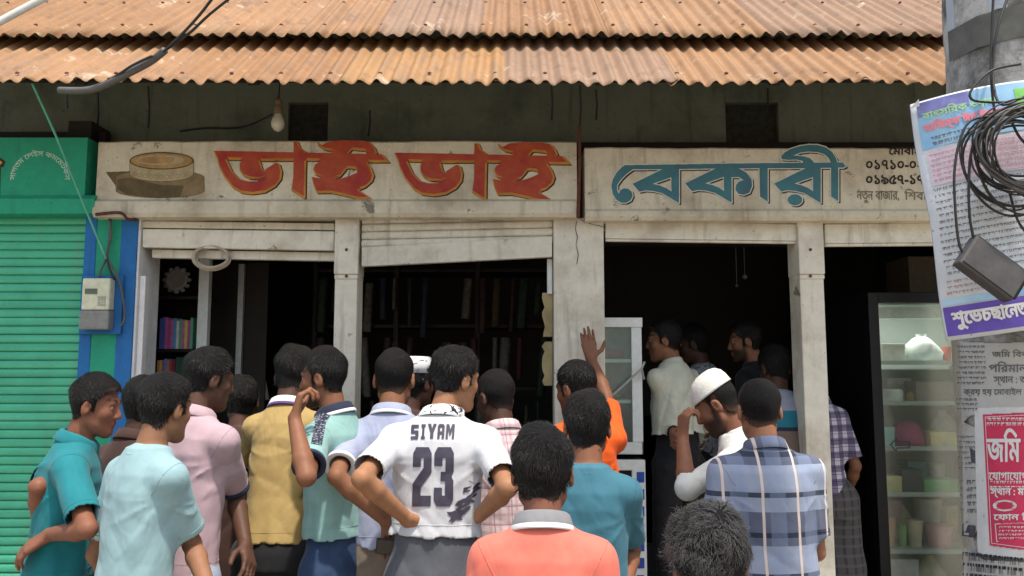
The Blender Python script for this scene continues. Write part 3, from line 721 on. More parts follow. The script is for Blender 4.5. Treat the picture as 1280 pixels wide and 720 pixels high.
mb = MB(); mb.box(cx0+.016, cx1-.016, Yr+.57, Yr+.6, FLOOR, zc1-.021); mb.box(cx0+.016, cx0+.03, Yr+.03, Yr+.57, FLOOR, zc1-.021); mb.box(cx1-.03, cx1-.016, Yr+.03, Yr+.57, FLOOR, zc1-.021); part(mb, 'liner', M_cool, cl)
mb = MB(); mb.box(gx0-.005, gx1+.005, Yr-.012, Yr-.006, FLOOR+.1, gz1+.005); part(mb, 'glass_door', M_fglass, cl)
sz = [P(640, y, Yr).z for y in (452, 503, 560, 618, 690)]
for z in sz:
    mb = MB(); mb.box(cx0+.031, cx1-.031, Yr+.05, Yr+.52, z-.012, z-.004); mb.box(cx0+.031, cx1-.031, Yr+.035, Yr+.049, z-.018, z+.006); part(mb, 'wire_shelf', M_cool, cl)
mb = MB(); mb.box(gx0+.0, gx1, Yr+.05, Yr+.10, gz1-.085, gz1-.02); part(mb, 'top_box', plain('pale_cover', (.72, .78, .72), .4), cl)  # pale box in front of the added lamp
lm = bpy.data.lights.new('cooler_fill_lamp', 'AREA'); lm.shape = 'RECTANGLE'; lm.size = .6; lm.size_y = .05; lm.energy = 2.8; lm.color = (1.0, .99, .95)  # added fill lamp, brightens the goods inside the cooler
lo = bpy.data.objects.new('cooler_fill_lamp', lm); C.objects.link(lo); lo.parent = cl; lo.location = Vector(((gx0+gx1)/2, Yr+.14, gz1-.05))-cl.location; lo.rotation_euler = (R(20), 0, 0)
def gitem(name, label, cat, px0, px1, py0, py1, col, kind='box', dep=.14, y=.1):
    x0_, x1_ = P(px0, py1, Yr+y).x, P(px1, py1, Yr+y).x
    zi = min(sz, key=lambda q: abs(q-P(640, py1, Yr).z)); h = (py1-py0)/F*Yr*1.02; mb = MB(); m = plain(name+'_skin', col, .45, .4, var=.2, scale=14)
    if kind == 'box':
        mb.box(x0_, x1_, Yr+y, Yr+y+dep, zi-.0035, zi+h); mb.box(x0_-.002, x1_+.002, Yr+y-.002, Yr+y+dep+.002, zi+h*.72, zi+h+.003)
        o = mb.build(name, m, bevel=.003)
    elif kind == 'bag':
        n = 14; c = Vector(((x0_+x1_)/2, Yr+y+dep/2, zi-.0035)); r_ = random.Random(px0)
        prof = [(.55, 0), (.95, .12), (1, .35), (.85, .6), (.5, .82), (.22, .92), (.3, 1.0)]
        vs = []
        for rr, zz in prof:
            for k in range(n):
                a = 2*math.pi*k/n; j = rr*(1+.16*math.sin(3*a+zz*6+px0)+r_.uniform(-.08, .08)); vs.append(c+Vector((j*(x1_-x0_)/2*math.cos(a), j*dep/2*math.sin(a), zz*h)))
        mb.add(vs, [(i*n+k, i*n+(k+1) % n, (i+1)*n+(k+1) % n, (i+1)*n+k) for i in range(len(prof)-1) for k in range(n)]); mb.add([c]+vs[:n], [(0, 1+(k+1) % n, 1+k) for k in range(n)])
        o = mb.build(name, m, smooth=True)
    else:
        c = Vector(((x0_+x1_)/2, Yr+y+dep/2, zi-.0035)); r_ = (x1_-x0_)/2
        prof = {'dome': [(0, 0), (1, 0), (1.0, .25), (.92, .55), (.7, .8), (.4, .95), (0, 1)], 'cup': [(0, 0), (.72, 0), (.86, .5), (1, .93), (1.04, .93), (1.04, 1), (0, 1.02)], 'cake': [(0, 0), (1.05, 0), (1.05, .08), (.95, .09), (.95, .85), (.85, 1), (0, 1)]}[kind]
        mb.lathe([(a*r_, b*h) for a, b in prof], c, 20); o = mb.build(name, m, smooth=(kind == 'dome'))
    return tag(o, label, cat, 'goods in the display cooler')
gitem('cake_box', 'small white printed box on the top cooler shelf', 'box', 1104, 1132, 428, 450, (.62, .60, .52))
gitem('plastic_bag', 'crumpled clear white plastic bag on the top cooler shelf', 'bag', 1138, 1184, 415, 451, (.60, .66, .62), 'bag')
gitem('cream_cake', 'white cream cake on the second cooler shelf', 'cake', 1104, 1136, 486, 502, (.70, .70, .60), 'cake')
gitem('brown_tray', 'brown tray at the right of the second cooler shelf', 'tray', 1146, 1196, 478, 502, (.22, .18, .16))
gitem('pink_cake', 'domed pink cake on the third cooler shelf', 'cake', 1120, 1162, 525, 558, (.42, .06, .16), 'dome')
gitem('mint_box', 'pale mint box behind the pink cake at the left edge', 'box', 1103, 1119, 535, 558, (.30, .60, .52))
gitem('yellow_box', 'pale yellow box right of the pink cake', 'box', 1164, 1200, 542, 559, (.65, .55, .20))
gitem('white_bag', 'tall white bag at the right of the cooler by the pole', 'bag', 1168, 1206, 500, 542, (.66, .66, .64), 'bag', y=.3)
gitem('lemon_box', 'yellow box at the left of the fourth cooler shelf', 'box', 1104, 1128, 598, 616, (.62, .58, .25))
gitem('dark_box', 'dark box in the middle of the fourth cooler shelf', 'box', 1129, 1154, 590, 616, (.04, .05, .05))
gitem('green_tray', 'white tray with a green band on the fourth cooler shelf', 'tray', 1156, 1198, 602, 616, (.10, .42, .12))
gitem('drink_cup', 'beige lidded cup on the fifth cooler shelf', 'cup', 1142, 1162, 656, 688, (.60, .52, .36), 'cup')
gitem('pink_tub', 'pink tub at the right of the fifth cooler shelf', 'tub', 1166, 1200, 662, 688, (.62, .30, .32), 'cup')
gitem('snack_tub', 'orange brown tub at the left of the fifth cooler shelf', 'tub', 1108, 1128, 652, 688, (.45, .24, .10), 'cup')
gitem('lemon_bag', 'pale yellow bag lying behind the cup on the fifth shelf', 'bag', 1122, 1150, 645, 688, (.58, .52, .30), 'bag', y=.3)
gitem('white_tub', 'white tub behind the pink tub on the fifth shelf', 'tub', 1152, 1186, 636, 688, (.62, .62, .56), 'cup', y=.3)
more = [('blue_box', 'blue box', 'box', 1166, 1182, 438, 450, (.10, .22, .42), 'box', .3), ('red_tin', 'small red tin', 'tin', 1186, 1198, 430, 450, (.42, .06, .05), 'cup', .1), ('tan_bun', 'tan bun', 'bun', 1140, 1160, 488, 502, (.48, .30, .13), 'dome', .1), ('white_box', 'white box', 'box', 1110, 1140, 474, 502, (.66, .66, .62), 'box', .3),
 ('cream_bun', 'cream bun', 'bun', 1122, 1140, 590, 616, (.62, .56, .42), 'dome', .3), ('orange_tub', 'orange tub', 'tub', 1186, 1198, 540, 558, (.60, .26, .06), 'cup', .1), ('teal_box', 'teal box', 'box', 1136, 1160, 585, 616, (.10, .32, .34), 'box', .32), ('pale_bag', 'pale bag', 'bag', 1104, 1126, 505, 558, (.60, .62, .60), 'bag', .32), ('milk_tub', 'white tub', 'tub', 1170, 1190, 588, 616, (.66, .66, .64), 'cup', .32),
 ('pink_box', 'pink box', 'box', 1106, 1130, 640, 688, (.56, .30, .36), 'box', .34), ('green_tub', 'green tub', 'tub', 1130, 1142, 662, 688, (.20, .42, .14), 'cup', .1), ('gold_box', 'gold box', 'box', 1186, 1200, 646, 688, (.50, .36, .10), 'box', .3), ('low_box', 'white flat box', 'box', 1108, 1150, 706, 740, (.60, .60, .55), 'box', .1), ('low_bag', 'yellowish bag', 'bag', 1152, 1190, 702, 740, (.56, .50, .34), 'bag', .1)]
zs_extra = P(640, 742, Yr).z; sz.append(zs_extra); mb = MB(); mb.box(cx0+.031, cx1-.031, Yr+.05, Yr+.52, zs_extra-.012, zs_extra-.004); part(mb, 'wire_shelf', M_cool, cl)
for nm, lb, ct, a, b, c, d, colr, kd, yy_ in more:
    row_ = ['top', 'second', 'third', 'fourth', 'fifth', 'lowest'][min(range(6), key=lambda i: abs((452, 503, 560, 618, 690, 742)[i]-d))]
    gitem(nm, f'{lb} {"behind the front row on" if yy_ > .2 else "in front on"} the {row_} cooler shelf', ct, a, b, c, d, colr, kd, y=yy_)
mb = MB()
ar = [(1113, 556), (1121, 548), (1121, 552), (1137, 552), (1137, 560), (1121, 560), (1121, 564)]
fill(mb, edges_thick([ar], .7), .3, lambda x, y: P(x, y, Yr-.0135)); part(mb, 'arrow_sticker', plain('sticker_ink', (.05, .06, .06), .5), cl)
mb = MB(); boxpx(mb, 1136, 1185, 312, 362, 4.85, 5.15); mb.v = mb.v
o = mb.build('brown_carton', plain('kraft_card', (.10, .075, .05), .8), bevel=.004); o.location.z = zc1 - min(v[2] for v in mb.v) + .001
tag(o, 'plain brown carton standing on top of the cooler', 'carton')

# ------------------------------------------------------------------ utility pole with posters at the right
YP = 1.9; pr0 = .17
pcx = P(1192, 120, YP).x + pr0
def prad(z): return pr0 - .004*(z-2.2)
pol = thing('utility_pole', 'round weathered concrete utility pole covered in pasted notices', 'utility pole', (pcx, YP+.0, 0))
mb = MB(); pf = []; z = -.0
while z < 6.5: pf.append((prad(z)-.006+.0015*math.sin(z*31)+.001*math.sin(z*83+1), z)); z += .04
mb.lathe(pf, (pcx, YP, 0), 64)
tp_ = NT('weathered_concrete', .9, .2); v = tp_.coord(); a = tp_.noise(v, 6, 7, .7, .3); b = tp_.noise(v, 40, 6, .7)
c_ = tp_.mix(tp_.ramp(a, .40, .60), (.13, .125, .115), (.48, .47, .45)); c_ = tp_.mix(tp_.math('MULTIPLY', tp_.ramp(b, .55, .75), .6), c_, (.06, .055, .05)); tp_.bump(b, .5, .006)
part(mb, 'shaft', tp_.done(c_), pol, smooth=True)
def on_pole(px, py, lift=.0):
    """the point of the pole's round face that the photograph shows at a pixel"""
    d = ray(px, py); ox, oy = CAM.x-pcx, CAM.y-YP; rr = prad(P(px, py, YP-.1).z)+lift-.004
    A_ = d.x*d.x+d.y*d.y; B_ = ox*d.x+oy*d.y; D_ = B_*B_-A_*(ox*ox+oy*oy-rr*rr)
    t_ = (-B_-math.sqrt(max(D_, 0)))/A_; return CAM+d*t_
def ang_px(px, py):
    q = on_pole(px, py); return math.atan2(q.x-pcx, -(q.y-YP)), q.z
def wrap(poly_fn, u0, u1, v0, v1, lift, name, m, parent=None, nu=24, nv=10):
    """a sheet pasted round the pole: u is the angle, v the height"""
    mb = MB(); vs = []
    for j in range(nv+1):
        for i in range(nu+1):
            u = u0+(u1-u0)*i/nu; z_ = v0+(v1-v0)*j/nv; z_ += poly_fn(u, j/nv) if poly_fn else 0
            r_ = prad(z_)+lift; vs.append((pcx+r_*math.sin(u), YP-r_*math.cos(u), z_))
    k = nu+1; mb.add(vs, [(j*k+i, j*k+i+1, (j+1)*k+i+1, (j+1)*k+i) for j in range(nv) for i in range(nu)]); return mb
def paper(name, col, dirt=(.25, .23, .2), amt=.35, var=.08): return paintwall(name, col, dirt, amt, streak=False, rough=.7)
M_paper = paper('old_paper', (.50, .49, .46), (.30, .28, .25), .5); M_paper2 = paper('white_paper', (.66, .66, .65), amt=.25); M_red = paper('red_print', (.62, .045, .11), (.40, .10, .12), .25)
M_ink = plain('black_ink', (.03, .03, .032), .6); M_inkg = plain('faded_ink', (.14, .14, .14), .7, var=.3); M_wink = plain('white_ink', (.72, .70, .68), .6, var=.06)
# grey cement band with dark and pale patches near the top
def zp(py): return ang_px(1230, py)[1]
ua, ub = -1.62, 1.62
mb = wrap(lambda u, f: .0, ua, ub, zp(58), zp(18), .0015, 'b', None, 40, 6); o = mb; part(mb, 'cement_band', plain('dark_cement', (.11, .11, .10), .9, var=.35, scale=14, bump=.3), pol, smooth=True)
mb = wrap(None, ua, ub, zp(18)+.001, zp(18)+1.1, .002, 'b', None, 40, 4); part(mb, 'pale_wrap', paper('pale_wrap', (.38, .42, .48)), pol, smooth=True)
def poster_text(mb, lines, mp, m=0):
    for s, x0_, y0_, x1_, y1_, bold in lines:
        ps = text_at(s, x0_, y0_, x1_, y1_); fill(mb, [ps]+(edges_thick(ps, bold) if bold else []), .22, mp, m, maxw=6)
def scribble(mb, x0_, x1_, y0_, y1_, step, hgt, mp, seed, slope=0.0, m=0, gap=.35):
    """lines of print too small to read: broken dashes of uneven length"""
    r_ = random.Random(seed); y_ = y0_
    while y_ < y1_:
        x = x0_+r_.uniform(0, 2)
        while x < x1_-1:
            wl = r_.uniform(1.2, 5.5); e = min(x+wl, x1_); dy = slope*(x-x0_)
            mb.quad(mp(x, y_+dy+hgt*.35), mp(e, y_+dy+hgt*.35+slope*wl), mp(e, y_+dy), mp(x, y_+dy), m)
            xx = x
            while xx < e:
                if r_.random() > gap: mb.quad(mp(xx, y_+dy+hgt), mp(xx+.55, y_+dy+hgt), mp(xx+.55, y_+dy+hgt*.36), mp(xx, y_+dy+hgt*.36), m)
                xx += r_.uniform(.9, 1.7)
            x += wl+r_.uniform(.8, 1.8)
        y_ += step
# white notice with handwritten-like print
def ppos(lift): return lambda x, y: on_pole(x, y, lift)
def pasted(poly, name, m, lift, label=None, step=1.0):
    """paper pasted on the pole: a sheet that follows the pole's round face inside the given outline"""
    mb = MB(); fill(mb, [[orient(poly)]], step, ppos(lift), maxw=5); return mb.build(name, m)
edge_x = lambda py: 1194.5 + (py-120)*.0165
nt_o = [(edge_x(428)+.6, 428), (1200, 427), (1240, 429), (1290, 428), (1300, 436), (1300, 548), (1240, 546), (1226, 516), (1212, 520), (edge_x(540)+.8, 530)]
o = pasted(nt_o, 'paper_notice', M_paper, .0035); nt_ = tag(o, 'white printed notice pasted round the pole above the red poster', 'notice')
mb = MB(); poster_text(mb, [('জিম িবক্রয়', 1240, 437, 1302, 449, .15), ('পিরমান :', 1236, 452, 1290, 465, .3), ('স্থান : আশু', 1242, 470, 1296, 482, .2), ('ক্রয় হয় েমাবাইল : ০১', 1204, 484, 1296, 496, .15)], ppos(.0045))
scribble(mb, 1196, 1232, 432, 480, 6.5, 3, ppos(.0045), 3); scribble(mb, 1195, 1222, 498, 516, 6, 3.2, ppos(.0045), 4); part_ = local(nt_, mb).build('print', M_inkg, nt_)
w2 = [(1218, 510), (1300, 508), (1300, 700), (1232, 694), (1222, 690)]
o = pasted(w2, 'white_sheet', M_paper2, .0040); tag(o, 'white paper sheet pasted under the red land sale poster', 'sheet of paper')
o = pasted([(1228.5, 518), (1300, 515), (1300, 690), (1237, 682)], 'red_poster', M_red, .0052); rp = tag(o, 'red poster with white lettering pasted low on the pole', 'poster')
mb = MB(); poster_text(mb, [('জিম জমা', 1234, 536, 1322, 577, .7), ('েযাগােযাগ : ০', 1236, 590, 1300, 600, .25), ('স্থান : মাথুরা', 1238, 610, 1300, 622, .35), ('েফান িদন', 1242, 640, 1300, 650, .3)], ppos(.0062))
scribble(mb, 1233, 1290, 522, 534, 6, 4, ppos(.0062), 8, gap=.2); scribble(mb, 1237, 1290, 601, 608, 6.5, 3.4, ppos(.0062), 9, gap=.2)
el = ellipse(1256, 632, 15, 7, 30); fill(mb, [[el]], .4, ppos(.0062)); bx = [(1244, 655), (1300, 653), (1300, 677), (1246, 677)]; fill(mb, edges_thick([bx], .5), .3, ppos(.0062)); fill(mb, edges_thick([[(1231.5, 521), (1300, 518), (1300, 687), (1239.5, 679)]], .35), .3, ppos(.0062), maxw=5)
scribble(mb, 1248, 1290, 658, 675, 4.6, 2.2, ppos(.0062), 12); local(rp, mb).build('print', M_wink, rp)
mb = MB(); scribble(mb, 1244, 1268, 628, 637, 3.6, 1.6, ppos(.0068), 13, gap=.2); local(rp, mb).build('print', M_red, rp)
o = pasted([(edge_x(560)+1, 540), (1205, 528), (1222, 536), (1226, 650), (1216, 676), (edge_x(680)+1, 668)], 'torn_notice', M_paper, .0022); tn = tag(o, 'torn grey paper scraps on the left edge of the pole', 'paper scrap')
mb = MB(); scribble(mb, 1197, 1220, 545, 590, 6.5, 3, ppos(.003), 21, gap=.5); scribble(mb, 1199, 1221, 600, 640, 9, 5, ppos(.003), 22, gap=.4); local(tn, mb).build('print', M_inkg, tn)
mb = MB(); blots = [[(1203, 655), (1219, 657), (1219, 672), (1202, 670)], [(1212, 560), (1220, 564), (1222, 580), (1214, 578)]]
for bb in blots: fill(mb, [[orient(bb)]], .5, ppos(.0034), maxw=4)
local(tn, mb).build('ink_blot', plain('blue_grey_ink', (.07, .075, .085), .7, var=.4), tn)
o = pasted([(edge_x(690)+1, 684), (1230, 700), (1300, 704), (1300, 760), (1204, 760)], 'stencilled_notice', M_paper, .003); sn = tag(o, 'grimy notice with bold black stencil print at the foot of the picture on the pole', 'notice')
mb = MB(); scribble(mb, 1203, 1280, 690, 722, 13, 10, ppos(.0045), 31, slope=.1, gap=.35); local(sn, mb).build('print', M_ink, sn)

# printed poster board tied to the pole
C0, C1_, C2, C3 = (1151, 122), (1308, 92), (1353, 402), (1199, 425)
yb0 = YP-.205; 
def board(u, v_, lift=0.0):
    """u, v in 0..1 over the board; it stands nearly upright, leaning a little and bowed round the pole"""
    a = P(*C0, yb0); b = P(*C1_, yb0-.03); c = P(*C2, yb0-.02); d = P(*C3, yb0+.01)
    q = (a*(1-u)+b*u)*(1-v_)+(d*(1-u)+c*u)*v_
    return q + Vector((0, .055*(2*u-.9)**2*(1 if u < .45 else .6) - lift + .006*math.sin(v_*9+u*4), 0))
def bpx(lift):
    # picture coordinates on the board: 0..157 across, 0..303 down
    return lambda x, y: board(x/157, y/303, lift)
bd = thing('printed_poster', 'blue and white printed announcement board tied to the pole', 'poster', board(.5, .5))
mb = MB(); n, m_ = 30, 20; k = n+1; vs = [board(i/n, j/m_) for j in range(m_+1) for i in range(k)] + [board(i/n, j/m_, -.004) for j in range(m_+1) for i in range(k)]; h_ = k*(m_+1)
mb.add(vs, [(j*k+i, (j+1)*k+i, (j+1)*k+i+1, j*k+i+1) for j in range(m_) for i in range(n)] + [(h_+j*k+i, h_+j*k+i+1, h_+(j+1)*k+i+1, h_+(j+1)*k+i) for j in range(m_) for i in range(n)] + [(j*k, h_+j*k, h_+(j+1)*k, (j+1)*k) for j in range(m_)] + [((m_)*k+i, (h_+m_*k+i), (h_+m_*k+i+1), m_*k+i+1) for i in range(n)] + [(i, i+1, h_+i+1, h_+i) for i in range(n)])
local(bd, mb).build('sheet', paper('poster_white', (.62, .66, .71), (.50, .47, .47), .3), bd, smooth=True)
def bband(x0_, x1_, y0_, y1_, m, lift, name='colour_band'):
    mb = MB(); fill(mb, [[[(x0_, y0_), (x1_, y0_), (x1_, y1_), (x0_, y1_)]]], 2.0, bpx(lift), maxw=5); return local(bd, mb).build(name, m, bd)
M_sky = NT('poster_blue', .5, .4); _v = M_sky.coord(); M_sky = M_sky.done(M_sky.mix(M_sky.ramp(M_sky.noise(_v, 7, 4, .6), .35, .65), (.20, .42, .68), (.42, .62, .76)))
bband(5, 157, 2, 62, M_sky, .0012); bband(5, 60, 2, 20, plain('poster_violet', (.24, .25, .56), .5, var=.3), .0018); bband(118, 157, 10, 40, plain('poster_green', (.20, .55, .13), .5, var=.2), .0018)
bband(8, 157, 66, 110, paper('poster_pinkish', (.60, .52, .60), (.6, .5, .6), .2), .0012); bband(1, 157, 262, 298, plain('poster_purple', (.13, .08, .40), .45, var=.12), .0018)
bband(1, 157, 252, 261, M_sky, .0014)
mb = MB(); poster_text(mb, [('শুেভচছােনত : েমাঃ কা', 8, 269, 150, 291, .8)], bpx(.003)); local(bd, mb).build('lettering', M_wink, bd)
mb = MB(); poster_text(mb, [('বাৎসিরক ওয়াজ', 9, 13, 92, 26, .25)], bpx(.003)); local(bd, mb).build('lettering', plain('lime_ink', (.42, .72, .35), .6), bd)
mb = MB(); poster_text(mb, [('বািষর্ক ঈদ-ঈমলন', 9, 28, 100, 43, .6)], bpx(.003)); local(bd, mb).build('lettering', plain('pink_ink', (.75, .25, .30), .6), bd)
mb = MB(); scribble(mb, 14, 80, 48, 60, 7, 4.5, bpx(.003), 41, gap=.25)
scribble(mb, 6, 150, 114, 205, 8.2, 3.4, bpx(.003), 42, gap=.4); scribble(mb, 8, 150, 212, 226, 7.5, 3, bpx(.003), 44, gap=.4); local(bd, mb).build('print', M_inkg, bd)
mb = MB(); scribble(mb, 9, 150, 70, 108, 6.5, 3.2, bpx(.003), 45, gap=.35); local(bd, mb).build('print', plain('rose_ink', (.50, .28, .34), .6), bd)
mb = MB(); scribble(mb, 6, 150, 230, 250, 7, 3.2, bpx(.003), 46, gap=.4); local(bd, mb).build('print', plain('brick_ink', (.40, .22, .15), .6), bd)
mb = MB(); fill(mb, [[orient([(-3, 6), (7, -3), (7, 6)])]], 1, lambda x, y: board(x/157, y/303, .006)); local(bd, mb).build('folded_corner', M_paper2, bd)

# coil of cable and the small black box on its lead
yk = YP-.29
cc = P(1280, 184, yk); mb = MB(); rr_ = random.Random(5)
for i in range(26):
    r_ = rr_.uniform(.080, .112); sx = rr_.uniform(.92, 1.06); o2 = Vector((rr_.uniform(-.012, .012), rr_.uniform(-.05, .03), rr_.uniform(-.02, .006))); tl = rr_.uniform(-.15, .15); ph = rr_.uniform(0, 6)
    dr = .045*max(0, rr_.gauss(0, 1))
    pts = []
    for a in range(41):
        t_ = a*2*math.pi/40; x = r_*sx*math.cos(t_); z_ = r_*.80*math.sin(t_); z_ -= dr*max(0, -math.sin(t_)); pts.append(cc+o2+Vector((x*math.cos(tl)-z_*math.sin(tl), .012*math.sin(t_*2+ph), x*math.sin(tl)+z_*math.cos(tl))))
    mb.tube(pts, rr_.uniform(.0016, .0029), 6, m=0 if rr_.random() < .7 else 1, cap=False)
tag(mb.build('cable_coil', [M_rubber, M_rubg], smooth=True), 'thick coil of black cable hung on the pole over the poster', 'cable coil')
yy = yk-.0
cable([P(1242, -10, yk+.04), P(1240, 40, yk+.04), P(1239, 100, yk+.03), P(1246, 160, yk+.02)], .0028, 'pole_cable', 'thin black cable hanging straight down the pole into the coil', cat='cable')
cable([P(1262, -10, yk+.04), P(1246, 40, yk+.03), P(1241, 90, yk+.03), P(1250, 130, yk), P(1282, 120, yk)], .0028, 'pole_cable', 'second thin black cable curving down the pole and off to the right', cat='cable')
cable([P(1276, 80, yk), P(1240, 88, yk), P(1216, 110, yk), P(1213, 122, yk), P(1225, 127, yk), P(1262, 127, yk), P(1290, 118, yk)], .0028, 'pole_cable', 'black cable looping in front of the pole above the coil', cat='cable')
cable([P(1250, 145, yk), P(1215, 150, yk), P(1200, 175, yk), P(1193, 215, yk), P(1194, 260, yk), P(1198, 300, yk), P(1204, 318, yk+.0)], .0028, 'adapter_lead', 'outer black lead running from the coil to the black box', cat='cable', group='leads of the black box')
cable([P(1255, 160, yk), P(1226, 165, yk), P(1214, 190, yk), P(1211, 230, yk), P(1212, 270, yk), P(1217, 298, yk)], .0028, 'adapter_lead', 'inner black lead running from the coil to the black box', cat='cable', group='leads of the black box')
cable([P(1262, 240, yk+.02), P(1272, 275, yk+.03), P(1290, 300, yk+.03)], .0026, 'loose_lead', 'short loose black lead crossing the poster right of the black box', cat='cable')
cable([P(1263, 148, yk+.02), P(1275, 172, yk+.02), P(1300, 196, yk+.03)], .0028, 'cross_cable', 'black cable crossing the hole of the coil')
ab = thing('adapter_box', 'small dark grey plastic box dangling on two leads over the poster', 'adapter box', P(1238, 336, yk))
M_ = Matrix.Rotation(R(38), 4, 'Y') @ Matrix.Rotation(R(-8), 4, 'X')
mb = MB(); s_ = 1.6/1000; mb.box(-40*s_, 40*s_, -.014, .014, -24*s_, 24*s_, M=M_); mb.build('case', plain('dark_plastic', (.055, .052, .05), .5, .4, var=.2), ab, bevel=.004)
mb = MB(); mb.box(-38*s_, 38*s_, -.0165, -.0142, -20*s_, 20*s_, M=M_); mb.build('lid', plain('dark_plastic_lid', (.07, .065, .062), .45, .4, var=.25), ab, bevel=.0015)
mb = MB(); mb.box(40.2*s_, 44*s_, -.008, .008, -16*s_, 16*s_, M=M_); mb.build('port_edge', M_black, ab)

# ================================================================== people
# Bodies, shirts, trousers and hair are smooth distance fields turned into one surface each.
def smin(a, b, k):
    h = np.clip(.5+.5*(a-b)/k, 0, 1); return a*(1-h)+b*h-k*h*(1-h)
class Field:
    def __init__(s, lo, hi, vx, zs=None):
        s.xs = np.arange(lo[0], hi[0]+vx, vx); s.ys = np.arange(lo[1], hi[1]+vx, vx)
        s.zs = np.arange(lo[2], hi[2]+vx, vx) if zs is None else zs
        s.D = np.full((len(s.xs), len(s.ys), len(s.zs)), .08, np.float32)
    def block(s, lo, hi):
        def rg(a, l, h): return max(0, int(np.searchsorted(a, l)-1)), min(len(a), int(np.searchsorted(a, h)+1))
        i = rg(s.xs, lo[0], hi[0]); j = rg(s.ys, lo[1], hi[1]); k = rg(s.zs, lo[2], hi[2])
        sl = (slice(*i), slice(*j), slice(*k))
        g = np.meshgrid(s.xs[sl[0]], s.ys[sl[1]], s.zs[sl[2]], indexing='ij')
        return sl, np.stack(g, -1).astype(np.float32)
    def add(s, lo, hi, fn, k=.02, pad=.05):
        sl, g = s.block(np.asarray(lo)-pad, np.asarray(hi)+pad)
        if g.size: s.D[sl] = smin(s.D[sl], fn(g).astype(np.float32), k)
    def cut(s, lo, hi, fn, pad=.03):
        sl, g = s.block(np.asarray(lo)-pad, np.asarray(hi)+pad)
        if g.size: s.D[sl] = np.maximum(s.D[sl], fn(g).astype(np.float32))
    def caps(s, a, b, ra, rb, k=.02):
        a = np.asarray(a, float); b = np.asarray(b, float); r = max(ra, rb)
        s.add(np.minimum(a, b)-r, np.maximum(a, b)+r, lambda g: caps_d(g, a, b, ra, rb), k)
    def surface(s):
        D = s.D; ins = D < 0; nx, ny, nz = D.shape
        cnt = np.zeros((nx-1, ny-1, nz-1), np.uint8)
        offs = [(i, j, k) for i in (0, 1) for j in (0, 1) for k in (0, 1)]
        for i, j, k in offs: cnt += ins[i:nx-1+i, j:ny-1+j, k:nz-1+k]
        idx = np.argwhere((cnt > 0) & (cnt < 8)); vid = np.full(cnt.shape, -1, np.int32); vid[tuple(idx.T)] = np.arange(len(idx))
        V = np.stack([D[idx[:, 0]+i, idx[:, 1]+j, idx[:, 2]+k] for i, j, k in offs], 1); O = np.array(offs, float)
        acc = np.zeros((len(idx), 3)); c = np.zeros(len(idx))
        for a in range(8):
            for b in range(a+1, 8):
                if np.abs(O[a]-O[b]).sum() != 1: continue
                m = (V[:, a] < 0) != (V[:, b] < 0); t_ = np.where(m, V[:, a]/np.where(m, V[:, a]-V[:, b], 1), 0)
                acc += m[:, None]*(O[a]+(O[b]-O[a])*t_[:, None]); c += m
        p = idx + acc/c[:, None]
        vs = np.stack([np.interp(p[:, 0], np.arange(nx), s.xs), np.interp(p[:, 1], np.arange(ny), s.ys), np.interp(p[:, 2], np.arange(nz), s.zs)], 1)
        F_ = []
        for ax in range(3):
            u, v = [(1, 2), (2, 0), (0, 1)][ax]; n_ = [nx, ny, nz]
            sl0 = [slice(1, n-1) for n in n_]; sl1 = [slice(1, n-1) for n in n_]; sl0[ax] = slice(0, n_[ax]-1); sl1[ax] = slice(1, n_[ax])
            A, B = ins[tuple(sl0)], ins[tuple(sl1)]; e = np.argwhere(A != B)
            if not len(e): continue
            fl = A[tuple(e.T)]; base = e.copy(); base[:, u] += 1; base[:, v] += 1
            def at(du, dv):
                q = base.copy(); q[:, u] -= du; q[:, v] -= dv; return vid[tuple(q.T)]
            Q = np.stack([at(1, 1), at(0, 1), at(0, 0), at(1, 0)], 1); Q[~fl] = Q[~fl][:, ::-1]; F_.append(Q)
        return vs, np.concatenate(F_)
def caps_d(g, a, b, ra, rb):
    ab = b-a; L = max(float(ab@ab), 1e-9); q = g-a.astype(np.float32); t_ = np.clip(q@ab.astype(np.float32)/L, 0, 1)
    return np.linalg.norm(q-t_[..., None]*ab.astype(np.float32), axis=-1)-(ra+(rb-ra)*t_)
def ell_d(g, c, r, M=None):
    q = g-np.asarray(c, np.float32)
    if M is not None: q = q@np.asarray(M, np.float32)
    r = np.asarray(r, np.float32); k0 = np.linalg.norm(q/r, axis=-1); k1 = np.linalg.norm(q/(r*r), axis=-1)
    return k0*(k0-1)/np.maximum(k1, 1e-6)
def mesh_obj(name, vs, fs, mats, parent, col=None, mi=None):
    me = bpy.data.meshes.new(name); n, m = len(vs), len(fs)
    me.vertices.add(n); me.vertices.foreach_set('co', np.asarray(vs, np.float32).ravel())
    me.loops.add(m*4); me.loops.foreach_set('vertex_index', np.asarray(fs, np.int32).ravel())
    me.polygons.add(m); me.polygons.foreach_set('loop_start', np.arange(0, m*4, 4, dtype=np.int32))
    me.polygons.foreach_set('use_smooth', np.ones(m, bool))
    for x in (mats if isinstance(mats, (list, tuple)) else [mats]): me.materials.append(x)
    if mi is not None: me.polygons.foreach_set('material_index', np.asarray(mi, np.int32))
    me.update(calc_edges=True)
    if col is not None:
        a = me.attributes.new('skin_tone', 'FLOAT_COLOR', 'POINT'); a.data.foreach_set('color', np.c_[col, np.ones(n)].astype(np.float32).ravel())
    o = bpy.data.objects.new(name, me); C.objects.link(o)
    if parent is not None: o.parent = parent
    return o
